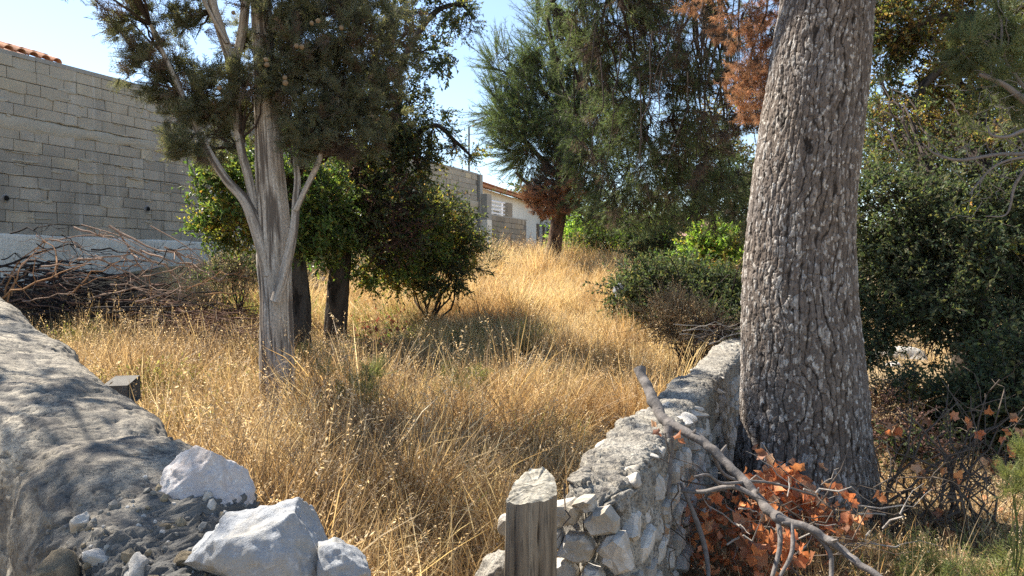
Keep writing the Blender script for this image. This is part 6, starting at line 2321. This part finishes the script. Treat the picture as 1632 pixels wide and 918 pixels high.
# ---------------------------------------------------------------- the long fallen branch over the wall
def fallen_branch():
    t = NT('bare_branch_bark')
    a = t.noise(30, 6, .7, t.coords())
    M = t.bsdf(t.ramp(a, [(.3, (0.09, 0.08, 0.072)), (.55, (0.17, 0.15, 0.135)), (.75, (0.27, 0.245, 0.22))]), .9, a, .006, 1.0, .2)
    main = [(1019, 588, 3.86, 10.5), (1034, 622, 3.76, 10), (1050, 655, 3.66, 10.5), (1066, 676, 3.58, 10), (1095, 690, 3.5, 9.5), (1130, 712, 3.42, 9.5), (1160, 742, 3.35, 9), (1188, 768, 3.28, 9), (1212, 798, 3.2, 9), (1240, 826, 3.12, 9), (1290, 842, 3.05, 8.5), (1335, 872, 2.98, 8), (1372, 900, 2.9, 7.5), (1430, 945, 2.8, 7), (1500, 1010, 2.65, 6)]
    root = empty('fallen_branch', P(1430, 945, 2.8), 'long bare grey branch leaning over the rubble wall, its sawn end sticking up', 'branch')
    rk = random.Random(14)
    rr = np.interp(np.linspace(0, 14, 57), np.arange(15), [R_(r, Y) * .8 for x, y, Y, r in main])
    rr = [q * (rk.uniform(1.12, 1.4) if rk.random() < .16 else rk.uniform(.93, 1.06)) for q in rr]
    lp = spline([P(x, y, Y) for x, y, Y, r in main], 57)
    lp = [q + rv(rk, .0035) for q in lp]
    bark_trunk('limb', lp, rr, 420, 30, 'dark', M, root)
    for k in (9, 17, 22, 31, 38, 43):
        mb = MB()
        dd = rv(rk)
        dd.z = abs(dd.z)
        tube(mb, [lp[k], lp[k] + dd * rr[k] * 1.5, lp[k] + dd * rk.uniform(.04, .07)], [rr[k] * .5, rr[k] * .38, rr[k] * .2], 6)
        mb.obj('stub', [M], root)
    e0, e1 = P(1019, 588, 3.86), P(1034, 622, 3.76)
    mb = MB()
    d = (e0 - e1).normalized()
    tube(mb, [e0 - d * .01, e0 + d * .004], [R_(8.4, 3.86), R_(7, 3.86)], 18)
    mb.obj('sawn_end', [M_twigp], root)
    subs = [
        ([(1066, 680, 3.56, 9), (1064, 730, 3.5, 8), (1058, 790, 3.42, 7), (1020, 830, 3.3, 6.5), (1005, 880, 3.2, 5.5), (1008, 930, 3.1, 4)]),
        ([(1212, 798, 3.2, 5), (1170, 776, 3.25, 4), (1120, 784, 3.3, 3.4), (1085, 782, 3.34, 2.6)]),
        ([(1240, 826, 3.12, 5), (1243, 870, 3.05, 4), (1228, 930, 2.98, 3)]),
        ([(1290, 842, 3.05, 5), (1322, 880, 3.0, 4), (1325, 930, 2.95, 3)]),
        ([(1262, 832, 3.08, 4), (1262, 880, 3.0, 3.4), (1240, 925, 2.95, 2.6)]),
        ([(1130, 712, 3.42, 3), (1160, 760, 3.5, 2.6), (1230, 770, 3.6, 2), (1300, 790, 3.7, 1.5)]),
        ([(1085, 770, 3.4, 3), (1110, 830, 3.35, 4), (1125, 880, 3.3, 4), (1130, 930, 3.2, 3)]),
        ([(1030, 760, 3.45, 2.2), (1058, 725, 3.5, 2), (1056, 690, 3.54, 1.5)]),
        ([(1188, 768, 3.28, 3), (1150, 770, 3.2, 2.4), (1128, 757, 3.15, 2), (1105, 760, 3.1, 1.4)]),
    ]
    for s in subs:
        bark_trunk('side_branch', [P(x, y, Y) for x, y, Y, r in s], [R_(r, Y) for x, y, Y, r in s], 60, 12, 'dark', M, root)
    # leaves snagged on it where it crosses the wall
    for (x, y, Y) in ((1006, 745, 3.28), (1014, 765, 3.25), (1004, 775, 3.24), (1018, 735, 3.28), (1040, 678, 3.48), (1050, 690, 3.48), (1076, 694, 3.45), (1084, 705, 3.45), (1008, 790, 3.2), (1050, 820, 3.3), (1062, 850, 3.3)):
        M4 = Matrix.Translation(P(x, y, Y)) @ Euler((random.uniform(0, 6), random.uniform(0, 6), 0)).to_matrix().to_4x4() @ Matrix.Scale(random.uniform(.045, .07), 4)
        link('leaf', random.choice(LEAF), root, M4)


fallen_branch()


def loose_twigs():
    """pale dry twigs and vine stems over the heap and beside the wall"""
    rnd = random.Random(6)
    lab = {0: 'thin pale dry twig in the tangle at the foot of the big pine', 1: 'curved dry vine stem leaning against the shaded face of the rubble wall'}
    for k in range(30):
        a = P(rnd.uniform(1150, 1420), rnd.uniform(760, 900), rnd.uniform(3.2, 4.0))
        b_ = a + Vector((rnd.uniform(-.5, .5), rnd.uniform(-.2, .2), rnd.uniform(-.1, .25)))
        mb = MB()
        w_ = wander(a, b_, 7, .06)
        c = (a + b_) / 2
        tube(mb, [q - c for q in w_], [rnd.uniform(.0025, .005)] * 4 + [.002, .0016, .001], 5)
        o = mb.obj('twig', [M_twigp if rnd.random() < .7 else M_twig])
        o.location = c
        tag(o, lab[0], 'twig', 'twigs tangled at the foot of the big pine')
    for k, (x0, y0, x1, y1) in enumerate(((1010, 735, 1030, 820), (1060, 690, 1020, 770), (900, 770, 888, 860), (1080, 770, 1110, 900), (1052, 860, 1085, 930))):
        mb = MB()
        a, b_ = P(x0, y0, 3.3 if x0 > 950 else 2.7), P(x1, y1, 3.2 if x0 > 950 else 2.55)
        c = (a + b_) / 2
        w_ = wander(a, b_, 8, .09)
        tube(mb, [q - c for q in w_], [.004, .004, .0035, .003, .003, .0025, .002, .0015], 5)
        o = mb.obj('vine_stem', [M_twig])
        o.location = c
        tag(o, ('dry vine stem curving down the shaded wall face under the upper branch', 'thin vine stem hooked beside the leaning branch where it crosses the wall', 'thin dry stem leaning between the wooden post and the rubble wall', 'dry stem behind the lower fork of the fallen branch', 'dry stem lowest on the shaded face of the rubble wall')[k], 'twig', 'vine stems against the rubble wall')


loose_twigs()


# ================================================================ BRUSH PILE
def stick_mesh(r, L, r0, twigs=3, mat=None, sag=.06):
    mb = MB()
    pts = wander((-L / 2, 0, 0), (L / 2, 0, 0), 9, .03, -sag)
    tube(mb, pts, [r0 * (1 - .75 * i / 8) for i in range(9)], 6, 0, True)
    for k in range(twigs):
        i = r.randrange(3, 8)
        d = Vector((r.uniform(.2, 1), r.uniform(-.8, .8), r.uniform(-.8, .8))).normalized()
        l2 = L * r.uniform(.12, .35)
        tube(mb, wander(pts[i], pts[i] + d * l2, 5, .06), [r0 * .4, r0 * .35, r0 * .28, r0 * .2, r0 * .1], 4, 0, False)
    return mb


def brush_pile():
    r = random.Random(21)
    M_br = rock_mat('sunbleached_stick', (0.30, 0.20, 0.145), (0.40, 0.29, 0.22), (0.22, 0.13, 0.09), 16)
    M_or = rock_mat('orange_brown_stick', (0.34, 0.18, 0.09), (0.42, 0.24, 0.12), (0.24, 0.12, 0.07), 16)
    M_bk = rock_mat('blackened_stick', (0.030, 0.025, 0.024), (0.05, 0.042, 0.04), (0.018, 0.016, 0.016), 16)
    mb, mb_b, mb_r = MB(), MB(), MB()
    mb_r = MB()
    for k in range(470):
        px = r.uniform(-60, 412)
        mb = mb_r if r.random() < (.25 if px < 250 else .75) else mb_b
        hump = math.exp(-((px - 150) / 170) ** 2)
        Y = r.uniform(9.6, 11.4)
        c = P(px, 440, Y)
        g = float(gz(c.x, c.y))
        c.z = g + r.random() ** 1.3 * (0.15 + .75 * hump)
        L = r.uniform(.5, 1.7)
        d = Vector((1, r.uniform(-.5, .5), r.uniform(-.22, .22))).normalized()
        tube(mb, wander(c - d * L / 2, c + d * L / 2, 7, .05), [x * r.uniform(.6, 1.5) for x in (.013, .012, .011, .009, .007, .005, .003)], 5, 0, False)
        if k % 2:
            e = c + d * r.uniform(-.3, .3)
            for j in range(3): tube(mb, wander(e, e + rv(r, r.uniform(.2, .5)), 5, .08), [.004, .0035, .003, .002, .0015], 3, 0, False)
    o = mb_r.obj('brush_pile', [rock_mat('reddish_twig', (0.16, 0.09, 0.065), (0.23, 0.14, 0.10), (0.10, 0.06, 0.045), 16)])
    tag(o, 'reddish dry twigs mixed into the brush pile, thickest at its right end', 'brush pile', kind='stuff')
    o = mb_b.obj('brush_pile', [M_bk])
    tag(o, 'dark mass of blackened cut branches heaped in front of the block wall', 'brush pile', kind='stuff')
    kinds = [[stick_mesh(r, 1.0, .011, 4).mesh('stick', [m]) for _ in range(5)] for m in (M_br, M_or, M_bk)]
    # the sticks one can follow, ends given in the photo
    S_ = [((0, 490), (78, 385), 1), ((20, 470), (55, 425), 1), ((82, 383), (155, 412), 0), ((122, 364), (225, 405), 0), ((180, 363), (330, 440), 0), ((190, 370), (245, 470), 0), ((228, 400), (345, 445), 0),
          ((130, 415), (300, 450), 0), ((0, 478), (130, 425), 1), ((10, 492), (60, 400), 1), ((130, 415), (260, 470), 0), ((160, 415), (205, 455), 0), ((210, 400), (312, 475), 0), ((70, 425), (180, 430), 0),
          ((120, 465), (230, 425), 1), ((110, 470), (190, 445), 1), ((240, 470), (245, 420), 1), ((60, 390), (110, 440), 2), ((5, 414), (60, 420), 2), ((5, 425), (180, 400), 2), ((20, 372), (100, 370), 2), ((100, 375), (150, 410), 2),
          ((150, 398), (260, 405), 2), ((255, 420), (310, 390), 2), ((280, 400), (310, 470), 0), ((300, 420), (350, 450), 0), ((150, 475), (290, 465), 0), ((180, 455), (280, 490), 0), ((330, 450), (405, 448), 1),
          ((300, 462), (400, 462), 1), ((330, 470), (400, 480), 1), ((350, 448), (410, 435), 0), ((60, 430), (140, 445), 0), ((0, 455), (70, 440), 0), ((40, 480), (120, 470), 0), ((220, 480), (330, 455), 0), ((90, 440), (60, 380), 1),
          ((265, 395), (345, 440), 0), ((200, 430), (260, 400), 2), ((120, 430), (210, 415), 0), ((20, 440), (110, 400), 0), ((230, 440), (320, 425), 0)]
    labs = ['sun-bleached bare stick lying across the dark brush pile', 'orange-brown stripped stick propped on the brush pile', 'black bare branch sticking out of the brush pile']
    ords = ['leftmost', 'second from the left', 'third from the left', 'fourth from the left', 'fifth from the left', 'middle one', 'fifth from the right', 'fourth from the right', 'third from the right', 'second from the right', 'rightmost']
    cxs = {mm: sorted((min(a[0], b_[0]), i) for i, (a, b_, m) in enumerate(S_) if m == mm) for mm in (1, 2)}
    rank = {i: (mm, k, len(cxs[mm])) for mm in (1, 2) for k, (_, i) in enumerate(cxs[mm])}
    for i_, (a, b_, m) in enumerate(S_):
        Y0 = r.uniform(9.2, 10.0)
        A, B = P(a[0], a[1], Y0), P(b_[0], b_[1], Y0 + r.uniform(-.3, .6))
        d = B - A
        L = d.length
        q = d.to_track_quat('X', 'Z')
        M4 = Matrix.LocRotScale((A + B) / 2, q @ Quaternion((1, 0, 0), r.uniform(-.5, .5)), (L * 1.08, min(1.5, L + .3) * r.uniform(.8, 1.3), min(1.5, L + .3)))
        o = link('stick', r.choice(kinds[m]), None, M4)
        lab = labs[m]
        if i_ in rank:
            mm, k, nn = rank[i_]
            name_ = ords[k] if k < (nn + 1) // 2 else ords[len(ords) - (nn - k)]
            lab = ('', 'orange-brown stripped stick on the brush pile, ', 'black bare branch of the brush pile, ')[mm] + name_ + ' by its left end'
        tag(o, lab, 'stick', ('bleached sticks', 'orange-brown sticks', 'black branches')[m] + ' of the brush pile')
    # the long thin whips that arch over the pile
    for (a, b_, c) in (((240, 360), (300, 395), (345, 440)), ((262, 400), (325, 400), (340, 445)), ((82, 384), (150, 375), (215, 395)), ((130, 358), (200, 380), (270, 420)), ((110, 452), (100, 440), (135, 436))):
        Y0 = r.uniform(9.3, 9.8)
        mb = MB()
        w_ = spline([P(*a, Y0), P(*b_, Y0), P(*c, Y0)], 12)
        cc = w_[6].copy()
        tube(mb, [q - cc for q in w_], [.009 - .0005 * i for i in range(12)], 5)
        o = mb.obj('stick', [M_br]); o.location = cc
        tag(o, labs[0], 'stick', 'bleached sticks of the brush pile')
    # cut log end near the tree
    # reddish-brown dry twigs right of the pile and rubble behind the dark trunks
    for (x, y, Y, s, m, lab) in ((512, 450, 10.3, (.11, .06, .05), M_whitestone, 'white jagged lump of rubble between the two dark trunks'),
                                (500, 462, 10.0, (.09, .07, .045), M_whitestone, 'pinkish-white broken rubble lying below the white lump between the dark trunks'),
                                (488, 470, 9.8, (.06, .05, .04), M_tanstone, 'small tan stone by the foot of the thinner dark trunk')):
        place_rock('rock', rock_mesh(int(x), 3, 9, .06, mat=m), GP(x, y, .05), tuple(1.4 * q for q in s), (.3, .2, x), None, lab, 'rubble')
    mb = MB()
    c = GP(506, 466, .07)
    tube(mb, [c + Vector((-.16, 0, 0)), c + Vector((.02, -.03, -.01))], [.045, .045], 12)
    o = mb.obj('cut_log', [M_twigd])
    tag(o, 'short dark cut log lying behind the thinner dark trunk', 'log')
    for k in range(20):
        A = P(r.uniform(470, 640), r.uniform(445, 480), r.uniform(10, 11.5))
        A.z = float(gz(A.x, A.y)) + r.uniform(.03, .25)
        L = r.uniform(.4, .9)
        q = Vector((1, r.uniform(-.6, .6), r.uniform(-.15, .15))).to_track_quat('X', 'Z')
        o = link('stick', r.choice(kinds[1 if r.random() < .6 else 0]), None, Matrix.LocRotScale(A, q, (L, .7, .7)))
        tag(o, 'dry reddish stick lying on the ground behind the two dark trunks', 'stick', 'sticks on the ground behind the dark trunks')
    M_redleaf = leaf_mat('red_dead_leaf', [(.34, .07, .05), (.42, .14, .07), (.25, .06, .05)], .3, boost=.6, tboost=(1, 1, .9))
    proto_col('redleaf', [dead_leaf_mesh(k + 50).mesh('leaf', [M_redleaf]) for k in range(4)])
    pos = []
    for k in range(130):
        p = P(r.gauss(600, 30), 460, r.uniform(10.4, 12.2))
        pos.append((p.x, p.y, float(gz(p.x, p.y)) + r.random() * .32))
    o = scatter('fallen_leaves', 'redleaf', pos, [tuple(r.uniform(0, 6.3) for _ in range(3)) for _ in pos], [r.uniform(.05, .09) for _ in pos])
    tag(o, 'bright red-orange dead leaves scattered right of the leaning dark trunk', 'leaves', kind='stuff')


brush_pile()
bush('dry_shrub', 'brown dry shrub with rusty seed heads by the far end of the rubble wall', (1110, 560), 8.6,
     [((1090, 520, 8.5), 46, 26, 90, 'dryweed', {}), ((1060, 500, 8.8), 30, 24, 55, 'dryweed', {}), ((1130, 530, 8.3), 36, 18, 50, 'dryweed', dict(key2='purple', f2=.3)), ((1080, 495, 9.2), 30, 14, 30, 'greyweed', {})], kw=dict(sc=(.6, 1.0), up=.5), h=.4, spread=.5, stems=14, cat='shrub')
bush('dry_shrub', 'low grey-brown scrub against the foot of the block wall, left of the cypress', (380, 440), 11.6,
     [((378, 425, 11.8), 34, 22, 70, 'greyweed', {}), ((350, 432, 11.6), 30, 16, 40, 'greyweed', dict(key2='oak', f2=.4)), ((400, 430, 11.6), 30, 18, 40, 'oak', dict(key2='greyweed', f2=.4))], kw=dict(sc=(.7, 1.1)), h=.3, spread=.6, cat='shrub')
bush('dry_shrub', 'hazy dry scrub below the grey gate pier at the end of the block wall', (780, 430), 20,
     [((760, 415, 18), 44, 22, 90, 'greyweed', dict(sc=(1.2, 1.8))), ((800, 410, 22), 40, 12, 60, 'dryweed', dict(sc=(1.2, 1.8))), ((845, 408, 21), 34, 10, 50, 'dryweed', dict(sc=(1.2, 1.8), key2='rust', f2=.2)), ((745, 440, 16), 30, 20, 60, 'greyweed', dict(sc=(1, 1.5)))], h=.3, spread=1.6, cat='shrub')
# dead twiggy branches lying at the wall's far end
for k in range(10):
    A = P(random.uniform(1100, 1170), random.uniform(525, 552), random.uniform(7.6, 8.2))
    mb = stick_mesh(random, 1.0, .009, 5)
    o = link('stick', mb.mesh('stick', [M_twig if k % 2 else M_twigp]), None, Matrix.LocRotScale(A, Euler((0, random.uniform(-.3, .3), random.uniform(-.6, .6))).to_quaternion(), (.6, .6, .6)))
    tag(o, 'dry twig lying over the far end of the rubble wall', 'stick', 'dry twigs at the far end of the rubble wall')

# thicket and shrubs under the oak on the right
bush('dark_shrub', 'dark leafy undergrowth at the right edge below the evergreen oak', (1600, 690), 6.2,
     [((1600, 640, 6.2), 56, 46, 180, 'oak', {}), ((1540, 660, 6.4), 44, 34, 110, 'oak', dict(gap=.1)), ((1640, 580, 6.4), 44, 50, 120, 'oak', {})], kw=dict(sc=(.7, 1.0)), h=.5, cat='shrub')
bush('dark_shrub', 'low brown and green undergrowth between the big pine and the oak trunk', (1440, 680), 6.8,
     [((1430, 620, 7.0), 50, 22, 70, 'greyweed', dict(key2='oak', f2=.4)), ((1490, 650, 6.6), 50, 24, 80, 'rust', dict(key2='oak', f2=.5)), ((1410, 660, 6.2), 30, 24, 50, 'purple', dict(key2='dryweed', f2=.4)), ((1460, 700, 5.6), 50, 26, 70, 'purple', dict(key2='oak', f2=.3))], kw=dict(sc=(.6, .95)), h=.3, spread=.8, cat='shrub')
place_rock('rock', rock_mesh(301, 4, 9, .05, mat=M_stone), P(1445, 575, 12.2) , (.55, .5, .24), (.05, .05, 1), None, 'flat-topped grey rock slab in the sun left of the oak trunk', 'rock')
place_rock('rock', rock_mesh(302, 3, 9, .05, mat=M_whitestone), P(1424, 584, 11.2), (.19, .12, .08), (.1, .05, 1), None, 'white stone lying in front of the flat grey rock slab', 'rock')
place_rock('rock', rock_mesh(303, 3, 9, .05, mat=M_whitestone), GP(1498, 640, .02), (.06, .05, .05), (.1, .05, 1), None, 'small pale stone in the undergrowth left of the oak trunk', 'rock')

# ================================================================ LITTER
M_plastic = NT('white_plastic').bsdf((0.46, 0.48, 0.52), .4, trans=.25)


def crumple(name, seed, loc, s, lab, mat, cat='litter'):
    r = np.random.default_rng(seed)
    nu, nv = 26, 26
    u, v = np.meshgrid(np.linspace(-1, 1, nu), np.linspace(-1, 1, nv), indexing='ij')
    p = np.stack([u.ravel(), v.ravel(), 0 * u.ravel()], 1)
    rr = np.linalg.norm(p[:, :2], axis=1)
    f = np.abs(fbm(p * 2.2 + seed, 4, seed)) * 1.2
    z = np.sqrt(np.clip(1.15 - rr ** 2 * .75, 0, 2)) * .9 + f * .5
    q = np.stack([p[:, 0] * (1 - .35 * rr) + fbm(p * 3 + 5, 3, seed + 1) * .25, p[:, 1] * (1 - .35 * rr) + fbm(p * 3 + 9, 3, seed + 2) * .25, z - .3], 1) * np.array(s)
    me = np_mesh(name, q, grid_faces(nu, nv), [mat], False)
    o = link(name, me, None, Matrix.Translation(loc) @ Euler((.5, .2, seed)).to_matrix().to_4x4())
    tag(o, lab, cat)


crumple('plastic_bag', 3, P(987, 466, 11.2), (.12, .11, .17), 'white plastic bag caught in the edge of the bramble thicket', M_plastic, 'bag')
crumple('plastic_scrap', 5, GP(1000, 514, .16), (.13, .05, .04), 'flattened white plastic scrap in the dry grass below the white bag', M_plastic)
crumple('plastic_scrap', 7, GP(1060, 492, .12), (.12, .08, .06), 'small pale bluish scrap at the foot of the bramble thicket', M_plastic)
crumple('plastic_scrap', 9, GP(345, 606, .14), (.09, .05, .05), 'crumpled white plastic scrap in the grass between the left wall and the cypress', M_plastic)
crumple('plastic_scrap', 11, GP(368, 616, .12), (.07, .03, .03), 'narrow white plastic strip just right of the crumpled scrap near the left wall', M_plastic)
